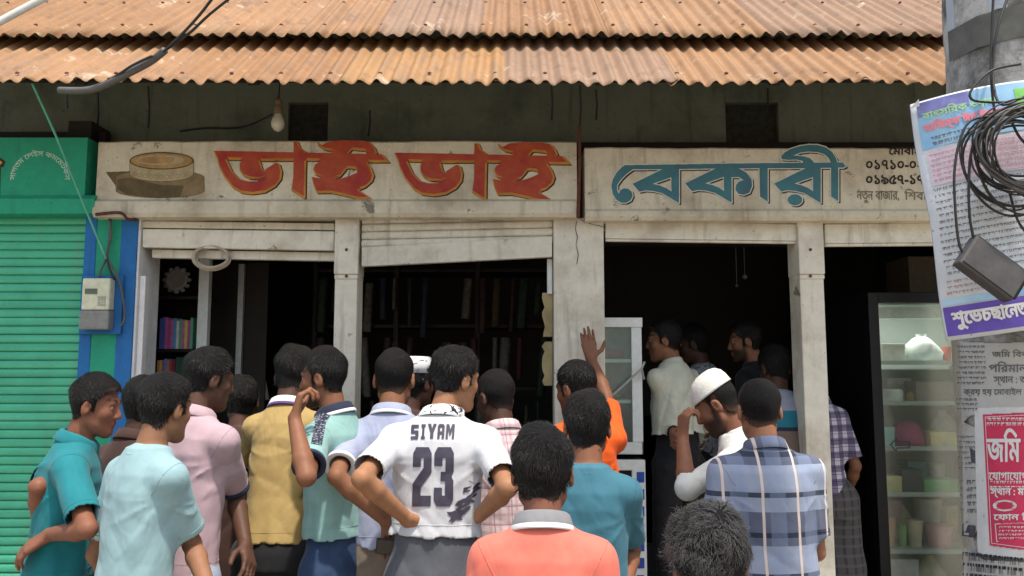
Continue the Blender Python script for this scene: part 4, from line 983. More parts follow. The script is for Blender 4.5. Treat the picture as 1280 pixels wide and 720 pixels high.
def folds(g, seed, amp):
    """cloth folds: long soft drapes that run mostly downwards, and some slanting pulls"""
    r = np.random.default_rng(seed); d = 0
    x, y, z = g[..., 0], g[..., 1], g[..., 2]
    wx = .04*np.sin(z*8+x*5+r.uniform(0, 6))+.02*np.sin(z*19+y*11+r.uniform(0, 6)); wz = .06*np.sin(x*9+r.uniform(0, 6))+.03*np.sin(y*15+x*7+r.uniform(0, 6))
    for i in range(5):
        th = (r.uniform(.95, 1.45) if i < 3 else r.uniform(.45, .8))*(1 if i % 2 else -1); f = r.uniform(14, 30); q = (z+wz)*math.cos(th)+(x+wx+y*r.uniform(-.8, .8))*math.sin(th)
        ph = r.uniform(0, 6); m = np.clip(.5+.7*np.sin(x*r.uniform(4, 9)+z*r.uniform(5, 9)+y*7+ph), 0, 1)
        s_ = np.abs(np.sin(q*f+ph)); d = d+((1-s_)**2.2-.2)*m
    return amp*d*1.15
def drape(g, HP, aN, uN, vN, sj, hem, LT, S, seed):
    """the way a shirt hangs: waves at the hem that die out upwards, creases that run out from the armpits"""
    r = np.random.default_rng(seed+77); q = g-HP.astype(np.float32); w_ = q@aN.astype(np.float32); x = q@uN.astype(np.float32); y = q@vN.astype(np.float32)
    ph = np.arctan2(x, y-.0); out = 0; up = np.clip((w_-hem)/(.30*S), 0, 1)
    wave = np.sin(ph*5+r.uniform(0, 6)+w_*4)+.7*np.sin(ph*9+r.uniform(0, 6)-w_*6)+.4*np.sin(ph*14+r.uniform(0, 6)+w_*5)
    out = out-.0028*wave*(1-up)**1.4
    for j, sg in ((0, -1), (1, 1)):
        a = sj[j]-aN*.085*S-HP; ax_, aw = float(a@uN), float(a@aN); dx, dw = (x-ax_)*-sg, w_-aw
        rr = np.sqrt(dx*dx+dw*dw)+1e-4; an = np.arctan2(dw, dx); f = r.uniform(8, 11); s_ = np.abs(np.sin(an*f*.5+r.uniform(0, 6)+2.2*np.sin(rr*14+r.uniform(0, 6))*.35))
        m = np.clip(rr/.05, 0, 1)*np.exp(-(rr/(.17*S))**2)*np.clip(.35-an*.6, 0, 1)*(dx > -.06)
        out = out-.0058*((1-s_)**1.8-.25)*m
    return out

# head in its own frame: +y the face, +z up, origin between the ears, metres for a grown man
def skull(q):
    d = ell_d(q, (0, -.014, .036), (.0745, .093, .083))
    d = smin(d, ell_d(q, (0, .028, -.028), (.060, .064, .085)), .03)
    d = smin(d, caps_d(q, np.array((-.046, .0, -.058)), np.array((-.012, .066, -.096)), .020, .019), .03)
    d = smin(d, caps_d(q, np.array((.046, .0, -.058)), np.array((.012, .066, -.096)), .020, .019), .03)
    d = smin(d, ell_d(q, (-.040, .058, -.022), (.022, .022, .022)), .02); d = smin(d, ell_d(q, (.040, .058, -.022), (.022, .022, .022)), .02)
    d = smin(d, caps_d(q, np.array((-.034, .080, .026)), np.array((.034, .080, .026)), .011, .011), .02)
    for sx in (-1, 1): d = np.maximum(d, -smin(ell_d(q, (sx*.032, .100, .006), (.019, .013, .012)), np.full_like(d, 1.), .001))
    return d
def head_d(q):
    d = skull(q)
    d = smin(d, caps_d(q, np.array((0, .088, .014)), np.array((0, .105, -.028)), .008, .0125), .012)
    for sx in (-1, 1):
        d = smin(d, ell_d(q, (sx*.012, .096, -.033), (.009, .010, .008)), .008)
        e = ell_d(q, (sx*.079, -.010, -.004), (.010, .021, .033), np.array([[1, 0, 0], [0, .95, .3], [0, -.3, .95]]))
        e = np.maximum(e, -ell_d(q, (sx*.090, -.004, .0), (.009, .012, .020))); d = smin(d, e, .008)
    d = smin(d, ell_d(q, (0, .089, -.056), (.023, .011, .0065)), .006); d = smin(d, ell_d(q, (0, .087, -.069), (.019, .011, .0075)), .006)
    return d
HL_Y = [-.13, -.09, -.06, -.035, -.022, -.006, .004, .022, .026, .042, .062, .085, .11]
HL_Z = [-.075, -.07, -.058, -.035, .022, .022, -.012, -.010, .030, .048, .072, .082, .088]
def rotm(yaw, pitch, roll):
    return (Matrix.Rotation(-R(yaw), 3, 'Z') @ Matrix.Rotation(-R(pitch), 3, 'X') @ Matrix.Rotation(R(roll), 3, 'Y'))
def npv(v): return np.array(v, float)

M_skin = NT('skin', .56, .24); _a = M_skin.n('ShaderNodeAttribute', attribute_name='skin_tone'); _v = M_skin.coord(); _f = M_skin.noise(_v, 45, 4, .6)
M_skin.bump(_f, .12, .003); M_skin = M_skin.done(M_skin.mix(M_skin.ramp(_f, .3, .7), (.90, .88, .86), (1.06, 1.04, 1.03), 'MULTIPLY')); 
_nt = M_skin.node_tree; _mx = [n for n in _nt.nodes if n.type == 'MIX'][0]
_ma = _nt.nodes.new('ShaderNodeMix'); _ma.data_type = 'RGBA'; _ma.blend_type = 'MULTIPLY'; _ma.inputs[0].default_value = 1
_mx.blend_type = 'MIX'; _nt.links.new(_mx.outputs[2], _ma.inputs[6]); _nt.links.new(_a.outputs['Color'], _ma.inputs[7]); _nt.links.new(_ma.outputs[2], _nt.nodes['Principled BSDF'].inputs['Base Color'])
def hairmat(name, col, rough=.55):
    t = NT(name, rough, .16); v = t.coord((60, 60, 26)); f = t.noise(v, 6, 5, .7); t.bump(f, .9, .006)
    c = t.mix(t.ramp(f, .3, .7), tuple(x*.6 for x in col), tuple(x*1.5 for x in col))
    a = t.n('ShaderNodeAttribute', attribute_name='skin_tone'); fd = t.n('ShaderNodeAttribute', attribute_name='fade')
    g_ = t.noise(t.coord(), 230, 2, .5)
    return t.done(t.mix(t.math('MULTIPLY', t.ramp(t.math('ADD', fd.outputs['Fac'], t.math('MULTIPLY', g_, .9)), 1.15, .35), .8), c, a.outputs['Color']))
M_hair = hairmat('black_hair', (.0075, .0065, .006)); M_strand = hairmat('hair_strands', (.0075, .0062, .0055), .27); M_strand.node_tree.nodes['Principled BSDF'].inputs['Specular IOR Level'].default_value = .5; M_hairb = hairmat('brown_black_hair', (.014, .010, .008)); M_hairg = hairmat('grey_hair', (.055, .052, .05), .34); M_hairg.node_tree.nodes['Principled BSDF'].inputs['Specular IOR Level'].default_value = .8
M_eye = plain('eye_white', (.34, .31, .28), .3, .5, var=.03); M_iris = plain('iris', (.012, .008, .006), .15, .6)
def cloth(name, col, rough=.8, var=.10, weave=700):
    t = NT(name, rough, .2); v = t.coord(); a = t.noise(v, 14, 5, .6); b = t.noise(v, weave*.4, 2, .5)
    t.b.inputs['Sheen Weight'].default_value = .08
    cr = t.ramp(t.math('ABSOLUTE', t.math('SUBTRACT', t.noise(t.coord((1, 1, .5), (0, R(25), 0)), 5.0, 2, .5, 1.4), .5)), 0, .14); c2 = t.ramp(t.math('ABSOLUTE', t.math('SUBTRACT', t.noise(t.coord((1, 1, .6), (0, R(-35), R(40))), 9, 2, .5, .9), .5)), 0, .16); t.bump(t.math('ADD', t.math('ADD', cr, t.math('MULTIPLY', c2, .5)), t.math('ADD', t.math('MULTIPLY', a, .3), t.math('MULTIPLY', b, .12))), .16, .011); t.cm = t.mix(t.ramp(a, .3, .7), tuple(x*(1-var) for x in col), tuple(min(1, x*(1+var)) for x in col)); return t

def hand(Fd, w_, d, n, s_, S, curl=(.35, .35, .4, .45), spread=.12, thumb=.6, bend2=1.0):
    """palm, four fingers with two knuckle bends each and a thumb; d along the hand, n out of the palm, s_ to the thumb"""
    w_, d, n, s_ = (npv(x) for x in (w_, d, n, s_)); k = .007*S
    for t_ in (-.030, -.011, .009, .028):
        Fd.caps(w_+s_*t_*.55*S+d*.006*S, w_+d*(.086-abs(t_)*.25)*S+s_*t_*S, .0135*S, .0115*S, .014)
    Ls = [(.028, .040, .025, .019), (.009, .044, .028, .021), (-.011, .041, .026, .020), (-.029, .032, .020, .017)]
    for (o, l1, l2, l3), cu in zip(Ls, curl):
        p = w_+d*(.088-abs(o)*.3)*S+s_*o*S; a0 = d+s_*(o*spread*12); a0 = a0/np.linalg.norm(a0); ang = 0; r_ = .0092*S
        for L_, cm in ((l1, .75), (l2, 1.05*bend2), (l3, .7*bend2)):
            ang += cu*cm; v = a0*math.cos(ang)+n*math.sin(ang); e = p+v*L_*S; Fd.caps(p, e, r_, r_*.9, .004); p = e; r_ *= .9
    p = w_+d*.022*S+s_*.022*S+n*.006*S; v = d*.62+s_*thumb*1.1+n*.28; v /= np.linalg.norm(v); e = p+v*.046*S; Fd.caps(p, e, .0135*S, .0108*S, .010)
    v2 = v*.75+d*.45+n*.1-s_*.12; v2 /= np.linalg.norm(v2); m_ = e+v2*.030*S; Fd.caps(e, m_, .0108*S, .0098*S, .004); v3 = v2*.8+d*.4; v3 /= np.linalg.norm(v3); Fd.caps(m_, m_+v3*.022*S, .0098*S, .008*S, .004)

def ik(a, target, l1, l2, pole):
    v = target-a; L = min(max(np.linalg.norm(v), .12), (l1+l2)*.999); u = v/np.linalg.norm(v); w_ = a+u*L
    x = (l1*l1-l2*l2+L*L)/(2*L); h = math.sqrt(max(l1*l1-x*x, 0)); q = pole-a; q = q-u*(q@u); nq = np.linalg.norm(q)
    q = q/nq if nq > 1e-6 else np.array((0, -1., 0)); return a+u*x+q*h, w_
def ik_seen(a, target, l1, l2, hint, to_world):
    """the elbow lies on a circle about the shoulder-wrist line; take the point nearest to where the photograph shows it"""
    v = target-a; L = min(max(np.linalg.norm(v), .12), (l1+l2)*.995); u = v/np.linalg.norm(v); w_ = a+u*L
    x = (l1*l1-l2*l2+L*L)/(2*L); h = math.sqrt(max(l1*l1-x*x, 0)); e1 = np.cross(u, (0, 0, 1.)); e1 /= max(np.linalg.norm(e1), 1e-6); e2 = np.cross(u, e1); best = None
    hp = proj(hint)
    for i in range(90):
        t_ = i*2*math.pi/90; e = a+u*x+(e1*math.cos(t_)+e2*math.sin(t_))*h; we = to_world(e); q = proj(we)
        er = math.hypot(q[0]-hp[0], q[1]-hp[1])+70*abs(we.y-hint.y)
        if best is None or er < best[0]: best = (er, e)
    return best[1], w_
def elliptic(g, base, ax, u, v, prof, pw=2.3):
    """a torso-like form along an axis, with width, depth and forward offset given along it"""
    q = g-base.astype(np.float32); w_ = q@ax.astype(np.float32); x = q@u.astype(np.float32); y = q@v.astype(np.float32)
    T = [p[0] for p in prof]; a = np.interp(w_, T, [p[1] for p in prof]); b = np.interp(w_, T, [p[2] for p in prof]); o = np.interp(w_, T, [p[3] for p in prof])
    r_ = (np.abs(x/a)**pw+np.abs((y-o)/b)**pw)**(1/pw); d = (r_-1)*np.minimum(a, b)
    return np.maximum(np.maximum(d, w_-T[-1]), T[0]-w_)

PEOPLE = {}; HV = np.array((.97, .91, 1.0))
def person(label, px, py, D, yaw=0, floor=0.0, head=(0, 0, 0), lean=0, side=0, hs=1.01, width=.92, skin=(.26, .135, .08), hair='short', hairm=None, beard=0,
           arms=(None, None), shirt=None, fit=1.0, sleeve=.72, hem=-.17, hem_px=None, collar=None, trim=None, bottom=None, lungi=False, cap=None, face=False, hairlen=1.0, strands=6000, group='people crowding the shop front', seed=0, neck=.5, amp=.0021, curl=None, cuffs=None, hands=(None, None), hunch=0.0, hx=0.0):
    """px, py, D: where the photograph shows the top of the head; yaw 0 looks away from the camera, +90 to the right"""
    if curl is None: curl = ((.35, .35, .4, .45), (.35, .35, .4, .45))
    rz = Matrix.Rotation(-R(yaw), 3, 'Z'); rzi = rz.transposed()
    top_w = P(px, py, D)
    Rh = rotm(head[0], head[1], head[2]); nRh = npv(Rh)
    ax = Vector((math.sin(R(side)), math.sin(R(lean)), 0)); ax.z = math.sqrt(1-ax.x**2-ax.y**2); fw = Vector((0, 1, 0)); fw = (fw-ax*fw.dot(ax)).normalized(); u = fw.cross(ax).normalized()
    k = 1.68; hz = .515
    topoff = (.123+(.016 if not cap else .02))*hs
    # unit skeleton, solved for the stature that brings the head to its place
    def head_c(Hh):
        S = Hh/k; hip = Vector((0, 0, hz*Hh)); c7 = hip+ax*.338*Hh
        nd = (ax*(1-neck)+Vector((0, 0, 1))*neck+Vector((hx, .32+hunch, 0))).normalized()
        return c7+nd*.067*Hh+Rh@Vector((0, .020, .028))*S*hs, hip, c7, nd, S
    want = top_w.z-floor; Hh = 1.6
    for _ in range(30):
        hc, hip, c7, nd, S = head_c(Hh); tz = (hc+Rh@Vector((0, -.01, topoff))*S).z; Hh *= want/tz
    hc, hip, c7, nd, S = head_c(Hh); ht = hc+Rh@Vector((0, -.01, topoff))*S
    org = top_w-rz@ht; org.z = floor
    root = thing('person', label, 'person', org, group); root.rotation_euler = (0, 0, -R(yaw))
    L = lambda pt: npv(rzi@(Vector(pt)-org))               # world -> the person's own frame
    uN, vN, aN = npv(u), npv(fw), npv(ax); HP, C7 = npv(hip), npv(c7); HC = npv(hc); HS = S*hs
    shm = hip+ax*.290*Hh; sh_w = .096*Hh*width
    sj = [npv(shm-u*sh_w), npv(shm+u*sh_w)]               # left, right shoulder
    l1, l2 = .180*Hh, .150*Hh; el, wr = [], []
    for i, a in enumerate(arms):
        sg = -1 if i == 0 else 1
        if a is None: tgt = sj[i]+npv(u)*sg*.07*S+npv((0, .10*S, -.50*S)); pole = sj[i]+npv(u)*sg*.12+np.array((0, -.25, -.3))
        if a is None: e, w_ = ik(sj[i], tgt, l1, l2, pole)
        else: e, w_ = ik_seen(sj[i], L(a[0]), l1, l2, Vector(a[1]), lambda q_: org+rz@Vector(q_))
        el.append(e); wr.append(w_)
    # ---- body
    pts = np.array([HC, HP, *sj, *el, *wr, (0, 0, 0)]); lo = pts.min(0)-.26*S; hi = pts.max(0)+.26*S; lo[2] = -.01; hi[2] = max(hi[2], HC[2]+.2)
    vx = .0062; zs = np.r_[np.arange(lo[2], HP[2]-.15, .016), np.arange(HP[2]-.15, hi[2], vx)]
    B = Field(lo, hi, vx, zs); LT = .338*Hh
    prof = [(-.14*LT, .12*S*width, .085*S, -.012*S), (-.04*LT, .150*S*width, .104*S, -.012*S), (.15*LT, .142*S*width, .095*S, -.004*S), (.34*LT, .126*S*width, .086*S, 0), (.55*LT, .134*S*width, .092*S, 0), (.75*LT, .144*S*width, .096*S, 0), (.86*LT, .138*S*width, .084*S, -.004), (.95*LT, .088*S*width, .060*S, -.006), (1.01*LT, .052*S, .050*S, 0)]
    tb_lo, tb_hi = np.minimum(HP, C7)-.24*S, np.maximum(HP, C7)+.24*S
    B.add(tb_lo, tb_hi, lambda g: elliptic(g, HP, aN, uN, vN, prof), .01, 0)
    nb = HC+nRh@np.array((0, -.024, -.035))*HS
    B.caps(C7-aN*.02*S, nb, .053*S*(.6+.4*hs), .049*HS, .02)
    for i in (0, 1):
        B.caps(C7-aN*.034*S, sj[i]-aN*.022*S, .034*S, .030*S, .02)
        B.caps(sj[i]-aN*.018*S, el[i], .035*S, .0315*S, .012); m_ = el[i]+(wr[i]-el[i])*.28
        B.caps(el[i], m_, .0315*S, .0345*S, .012); B.caps(m_, wr[i], .0345*S, .0235*S, .012)
        d = wr[i]-el[i]; d /= np.linalg.norm(d); hp_ = hands[i]; sg = -1 if i == 0 else 1
        if hp_ is None: n = -uN*sg; n = n-d*(n@d); n /= np.linalg.norm(n); s_ = np.cross(n, d)*(sg); cu = curl[i]; kw = {}
        else:
            if hp_[0] is not None: d = npv(rzi@Vector(hp_[0]).normalized())
            n = npv(rzi@Vector(hp_[1])); n = n-d*(n@d); n /= np.linalg.norm(n); s_ = np.cross(n, d)*(sg); cu = curl[i]; kw = hp_[2] if len(hp_) > 2 else {}
        hand(B, wr[i], d, n, s_, S, cu, **kw)
    hj = [HP-uN*.055*Hh, HP+uN*.055*Hh]; an = []
    for i in (0, 1):
        sg = -1 if i == 0 else 1; kn = np.array((sg*.062*Hh, .015, .285*Hh)); ak = np.array((sg*.07*Hh, -.02, .045*Hh)); an.append((kn, ak))
        B.caps(hj[i]-aN*.02, kn, .080*S, .055*S, .03); B.caps(kn, ak, .055*S, .036*S, .02); B.caps(ak+np.array((0, -.02, -.03))*S, ak+np.array((sg*.02, .15, -.042))*S, .035*S, .025*S, .02)
    B.add(HC-.17*HS, HC+.17*HS, lambda g: head_d(((g-HC.astype(np.float32))@nRh.astype(np.float32))/(HS*HV).astype(np.float32))*HS*.96, .012, 0)
    vs, fs = B.surface(); q = ((vs-HC)@nRh)/(HS*HV); base = np.array(skin)*(1+np.random.default_rng(seed).uniform(-.16, .16)+np.random.default_rng(seed+9).uniform(-.05, .05, 3))
    col = np.tile(base, (len(vs), 1)); hd = np.linalg.norm(q, axis=1) < .2
    def blend(m, c, f): 
        m = (m*f)[:, None]; return col*(1-m)+np.array(c)*m
    lip = np.exp(-((q[:, 2]+.0625)/.011)**4-(q[:, 0]/.024)**4)*(q[:, 1] > .08)*hd; col = blend(lip, base*np.array((.85, .55, .55)), .8)
    br = np.exp(-((q[:, 2]-.031-.1*np.abs(q[:, 0]))/.0065)**4-((np.abs(q[:, 0])-.032)/.021)**4)*(q[:, 1] > .05)*hd; col = blend(br, (.012, .009, .008), .9)
    if beard:
        bz = np.clip((-.030-.25*np.abs(q[:, 1]-.03)*0-q[:, 2]+np.where(q[:, 1] < .03, .03, 0))/.02, 0, 1)*np.clip((q[:, 1]+.005)/.02, 0, 1)*np.clip((.135+q[:, 2])/.02, 0, 1)*hd
        mus = np.exp(-((q[:, 2]+.044)/.009)**4-(q[:, 0]/.032)**4)*(q[:, 1] > .07)*hd; bz = np.maximum(bz*(1-lip), mus); col = blend(np.clip(bz, 0, 1), (.016, .012, .011), beard)
    body = mesh_obj('body', vs, fs, M_skin, root, col)
    # ---- hair
    qs = lambda p: ((npv(p)*HV)@nRh.T)*HS+HC
    hm = hairm or [M_hair, M_strand]
    if hair != 'bald':
        hx = .0052; th = {'short': 1.0, 'full': 1.15, 'crop': .55}[hair]
        G = Field((-.125, -.15, -.11), (.125, .14, .175), hx)
        def hd_(g):
            sk = smin(ell_d(g, (0, -.014, .036), (.0745, .093, .083)), ell_d(g, (0, .028, -.028), (.060, .064, .085)), .03)
            sk = smin(sk, caps_d(g, np.array((0, -.03, -.09)), np.array((0, -.03, -.03)), .05, .055), .02)
            z_, y_ = g[..., 2], g[..., 1]; thk = np.interp(z_, [-.08, -.03, .03, .08, .13], [.002, .006, .011, .016, .019])*th
            thk = thk*(1+.35*np.clip((y_-.04)/.05, 0, 1)); nz_ = .0045*th*np.sin(g[..., 0]*31+y_*27+seed*3)*np.clip(z_/.05, 0, 1)+.003*th*(np.sin(g[..., 0]*70+y_*50+seed)+np.sin(z_*80+g[..., 0]*40+seed*2))
            return np.maximum(sk-thk-nz_*.6, np.interp(y_, HL_Y, HL_Z)-z_+.004*np.sin(g[..., 0]*90+seed))
        G.add((-.125, -.15, -.11), (.125, .14, .175), hd_, .001, 0); hv, hf = G.surface()
        nrm = np.zeros_like(hv); a, b, c = hv[hf[:, 0]], hv[hf[:, 1]], hv[hf[:, 2]]; fn = np.cross(b-a, c-a)
        for j in range(4): np.add.at(nrm, hf[:, j], fn)
        nrm /= np.maximum(np.linalg.norm(nrm, axis=1), 1e-9)[:, None]
        r_ = np.random.default_rng(100+seed); pick = r_.integers(0, len(hv), strands); p0 = hv[pick]; n0 = nrm[pick]; ok = (n0[:, 2] > -.75); p0, n0 = p0[ok], n0[ok]
        wh = np.array((.012, -.055, .13)); fl = p0-wh; fl = fl+np.array((0, .05, 0))*(p0[:, 2:3] > .08); fl = fl-n0*(fl*n0).sum(1)[:, None]; fl /= np.maximum(np.linalg.norm(fl, axis=1), 1e-6)[:, None]
        ph_ = r_.uniform(0, 6, 6); lock = np.stack([np.sin(p0[:, 1]*70+p0[:, 2]*45+ph_[0])+.6*np.sin(p0[:, 0]*130+ph_[1]), np.sin(p0[:, 0]*65+p0[:, 2]*50+ph_[2])+.6*np.sin(p0[:, 2]*120+ph_[3]), np.sin(p0[:, 0]*60+p0[:, 1]*60+ph_[4])], 1); fl = fl+lock*(.5 if hair == 'full' else .28)+r_.normal(0, .22, fl.shape); fl[:, 2] -= .15; fl = fl-n0*(fl*n0).sum(1)[:, None]+n0*.10; fl /= np.linalg.norm(fl, axis=1)[:, None]
        ln = r_.uniform(.012, .028, len(p0))*hairlen*(.6 if hair == 'crop' else 1); wd = r_.uniform(.0007, .0017, len(p0)); lift = (r_.uniform(.06, .34, len(p0)) if hair != 'full' else .13+.08*np.sin(p0[:, 0]*80+p0[:, 1]*60+p0[:, 2]*50)+r_.uniform(0, .10, len(p0)))
        sd_ = np.cross(fl, n0); sd_ /= np.maximum(np.linalg.norm(sd_, axis=1), 1e-6)[:, None]
        sv = []; rows = (6 if hair == 'full' else 4); wav = r_.uniform(0, 6, len(p0)); wa = (.007 if hair == 'full' else .0012)
        for j in range(rows):
            f = j/(rows-1); c_ = p0-n0*.003+fl*(ln*f)[:, None]+n0*(ln*lift*(f-.75*f*f))[:, None]+sd_*(wa*f*np.sin(wav+f*5))[:, None]; ww = (wd*(1-f*.85))[:, None]*sd_; sv += [c_-ww, c_+ww]
        S_ = np.stack(sv, 1); nS = len(p0); off = len(hv); idx_ = off+np.arange(nS)*rows*2
        sf = np.concatenate([np.stack([idx_+2*j, idx_+2*j+1, idx_+2*j+3, idx_+2*j+2], 1) for j in range(rows-1)])
        av = np.concatenate([hv, S_.reshape(-1, 3)]); mesh_obj('hair', qs(av), np.concatenate([hf, sf]), hm if not isinstance(hm, list) else hm, root, mi=(np.r_[np.zeros(len(hf)), np.tile((np.arange(nS) % 5 < 4).astype(int), rows-1)] if isinstance(hm, list) else None), col=np.tile(np.array(skin)*.75, (len(av), 1)))
        fa = np.r_[np.clip((hv[:, 2]-np.interp(hv[:, 1], HL_Y, HL_Z))/(.05 if hair == 'crop' else .018), 0, 1), np.ones(len(av)-len(hv))].astype(np.float32)
        ho = root.children[-1].data.attributes.new('fade', 'FLOAT', 'POINT'); ho.data.foreach_set('value', fa)
    if face:
        for sx in (-1, 1):
            mb = MB(); n_ = 14
            for pr, mm in (([(0, -.0118), (.006, -.0102), (.0102, -.006), (.0118, 0), (.0102, .006), (.0058, .0103)], 0), ([(.0058, .0103), (.003, .0115), (0, .0119)], 1)):
                mb.lathe(pr, (0, 0, 0), n_, mm, Matrix.Rotation(R(-90), 3, 'X'))
            mb.v = [tuple(qs((npv(p)+np.array((sx*.031, .0745, .0065))))) for p in mb.v]; mb.build('eye', [M_eye, M_iris], root, smooth=True)
    if cap:
        mb = MB(); pr = [(.0, .142), (.03, .139), (.055, .128), (.072, .108), (.081, .085), (.086, .058), (.088, .050), (.084, .049), (.080, .058)] if cap[1] == 'dome' else [(.0, .132), (.070, .128), (.080, .122), (.086, .086), (.089, .050), (.084, .050)]
        for r1, z1_ in [(0, 0)]: pass
        mb.lathe(pr, (0, 0, 0), 28)
        tl = cap[2] if len(cap) > 2 else 0
        mb.v = [tuple(qs((p[0]*1.0, (p[1]*1.2-.012)+p[2]*0, p[2]+.004-(p[1]*tl)))) for p in mb.v]; o = mb.build('cap', cap[0], root, smooth=True)
    # ---- shirt
    if shirt is not None:
        if hem_px: hem = (P(px, hem_px, D).z-HP[2])/aN[2]
        f_ = fit; W_ = width*f_; sp = [(hem-.02, .166*S*W_, .122*S*f_, -.012*S), (-.02, .166*S*W_, .122*S*f_, -.012*S), (.15*LT, .160*S*W_, .114*S*f_, -.006*S), (.34*LT, .152*S*W_, .109*S*f_, -.002*S), (.55*LT, .153*S*W_, .110*S*f_, -.002*S), (.75*LT, .157*S*width, .112*S, -.002*S), (.85*LT, .149*S*width, .100*S, -.004*S), (.94*LT, .106*S*width, .078*S, -.006*S), (1.0*LT, .070*S, .066*S, -.002*S)]
        if hem > -.03: sp = [(hem-.02, np.interp(hem-.02, [q_[0] for q_ in sp[1:]], [q_[1] for q_ in sp[1:]])*1.03, np.interp(hem-.02, [q_[0] for q_ in sp[1:]], [q_[2] for q_ in sp[1:]])*1.03, -.004)]+[q_ for q_ in sp[1:] if q_[0] > hem]
        long_ = sleeve > 1; sl_end = [sj[i]+(el[i]-sj[i])*min(sleeve, 1.0) if not long_ else el[i]+(wr[i]-el[i])*(sleeve-1) for i in (0, 1)]
        pts = np.array([HP, C7, *sj, *sl_end, *([*el] if long_ else [])]); lo = pts.min(0)-.24*S; hi = pts.max(0)+.16*S; lo[2] = min(HP[2]+hem-.04, lo[2]+.1)
        K = Field(lo, hi, .0062)
        K.add(lo, hi, lambda g: elliptic(g, HP, aN, uN, vN, sp, 2.25), .01, 0)
        for i in (0, 1):
            K.caps(C7-aN*.028*S, sj[i]-aN*.010*S, .050*S, .043*S, .04)
            dr = (el[i]-sj[i])/np.linalg.norm(el[i]-sj[i])
            T = Field(lo, hi, .0062) if False else None
            if not long_:
                e = sl_end[i]; ra, rb = .053*S*f_, .058*S*f_
                def slv(g, a=sj[i], e=e, dr=dr, ra=ra, rb=rb):
                    d = caps_d(g, a+(C7-a)*.06-aN*.012*S, e+dr*.05, ra, rb); w_ = (g-e.astype(np.float32))@dr.astype(np.float32)
                    return np.maximum(d, w_)
                K.add(np.minimum(sj[i], e)-.08, np.maximum(sj[i], e)+.08, slv, .040, .02)
            else:
                e = sl_end[i]; d2 = (wr[i]-el[i])/np.linalg.norm(wr[i]-el[i])
                K.caps(sj[i], el[i], .050*S*f_, .041*S*f_, .02)
                def slv(g, a=el[i], e=e, dr=d2): return np.maximum(caps_d(g, a, e+dr*.05, .041*S*f_, .040*S*f_), (g-e.astype(np.float32))@dr.astype(np.float32))
                K.add(np.minimum(el[i], e)-.08, np.maximum(el[i], e)+.08, slv, .02, .02)
        sl, g = K.block(lo, hi); near = np.abs(K.D) < .03
        fd = folds(g[near], seed+3, amp); wq = (g[near]-HP.astype(np.float32))@aN.astype(np.float32)
        K.D[near] += drape(g[near], HP, aN, uN, vN, sj, hem, LT, S, seed).astype(np.float32)
        K.D[near] += fd*np.interp(wq, [hem, .1, .3*LT, .8*LT, LT], [1.0, 1.3, 1.1, .75, .25]).astype(np.float32)
        vs, fs = K.surface()
        # the cloth is a thin open shell: the hem and the sleeve ends are left open
        ctr = vs[fs].mean(1); fnm = np.cross(vs[fs[:, 1]]-vs[fs[:, 0]], vs[fs[:, 2]]-vs[fs[:, 0]]); fnm /= np.maximum(np.linalg.norm(fnm, axis=1), 1e-12)[:, None]
        keep = ~(((ctr-HP)@aN < hem+.006) & (fnm@aN < -.55))
        for i in (0, 1):
            dr = (sl_end[i]-(el[i] if long_ else sj[i])); dr = dr/np.linalg.norm(dr)
            keep &= ~((np.abs((ctr-sl_end[i])@dr) < .008) & (np.abs(fnm@dr) > .55) & (np.linalg.norm(ctr-sl_end[i], axis=1) < .10*S))
        fs = fs[keep]; used = np.unique(fs); mp_ = np.full(len(vs), -1); mp_[used] = np.arange(len(used)); vs = vs[used]; fs = mp_[fs]
        so_ = mesh_obj('shirt', vs, fs, shirt, root); sd2 = so_.modifiers.new('cloth', 'SOLIDIFY'); sd2.thickness = .0022; sd2.offset = -1
        bv = BVHTree.FromPolygons([Vector(q_) for q_ in vs], fs.tolist()); mb = MB()
        def seam(c, e1, e2, far, rmax, n_=56):
            def close():
                if len(run) > 3:
                    mb = MB(); mb.tube(run, .0014, 4); mb.build('seam', shirt, root, smooth=True)
            run = []
            for j in range(n_+1):
                a = 2*math.pi*j/n_; dv = Vector(e1*math.cos(a)+e2*math.sin(a)); h, nn, _, _ = bv.ray_cast(Vector(c)+dv*far, -dv)
                if h is not None and (h-Vector(c)).length < rmax: run.append(h)
                else:
                    close(); run = []
            close()
        seam(HP+aN*(hem+.024), uN, vN, .5, .25*S)
        for i in (0, 1):
            sg = -1 if i == 0 else 1; dr = (el[i]-sj[i])/np.linalg.norm(el[i]-sj[i]); n_ = dr*.55+uN*sg*.85; n_ /= np.linalg.norm(n_); e1 = np.cross(n_, aN); e1 /= np.linalg.norm(e1); e2 = np.cross(n_, e1)
            seam(sj[i]+uN*sg*.004, e1, e2, .16, .105*S)
            if not long_:
                e1 = np.cross(dr, uN+vN*.3); e1 /= np.linalg.norm(e1); e2 = np.cross(dr, e1); seam(sl_end[i]-dr*.022, e1, e2, .12, .085*S, 30)

        PEOPLE[label] = so_
        # collar and cuffs
        cn = npv(nd); cu_ = np.cross(vN, cn); cu_ = uN; cv = np.cross(cn, cu_); cb = C7-aN*.006*S+vN*.004
        def ringband(pf, nm, mat, tilt=.35):
            mb = MB(); vv = []; n_ = 36
            for rr_, zz in pf:
                for j in range(n_):
                    a = 2*math.pi*j/n_; ca, sa = math.cos(a), math.sin(a); dip = -tilt*.05*max(0, sa)**1.2*S
                    vv.append(cb+cu_*ca*(.064*S+rr_)+cv*sa*(.064*S+rr_)+cn*(zz+dip))
            mb.add(vv, [(j*n_+i_, j*n_+(i_+1) % n_, (j+1)*n_+(i_+1) % n_, (j+1)*n_+i_) for j in range(len(pf)-1) for i_ in range(n_)]); return mb.build(nm, mat, root, smooth=True)
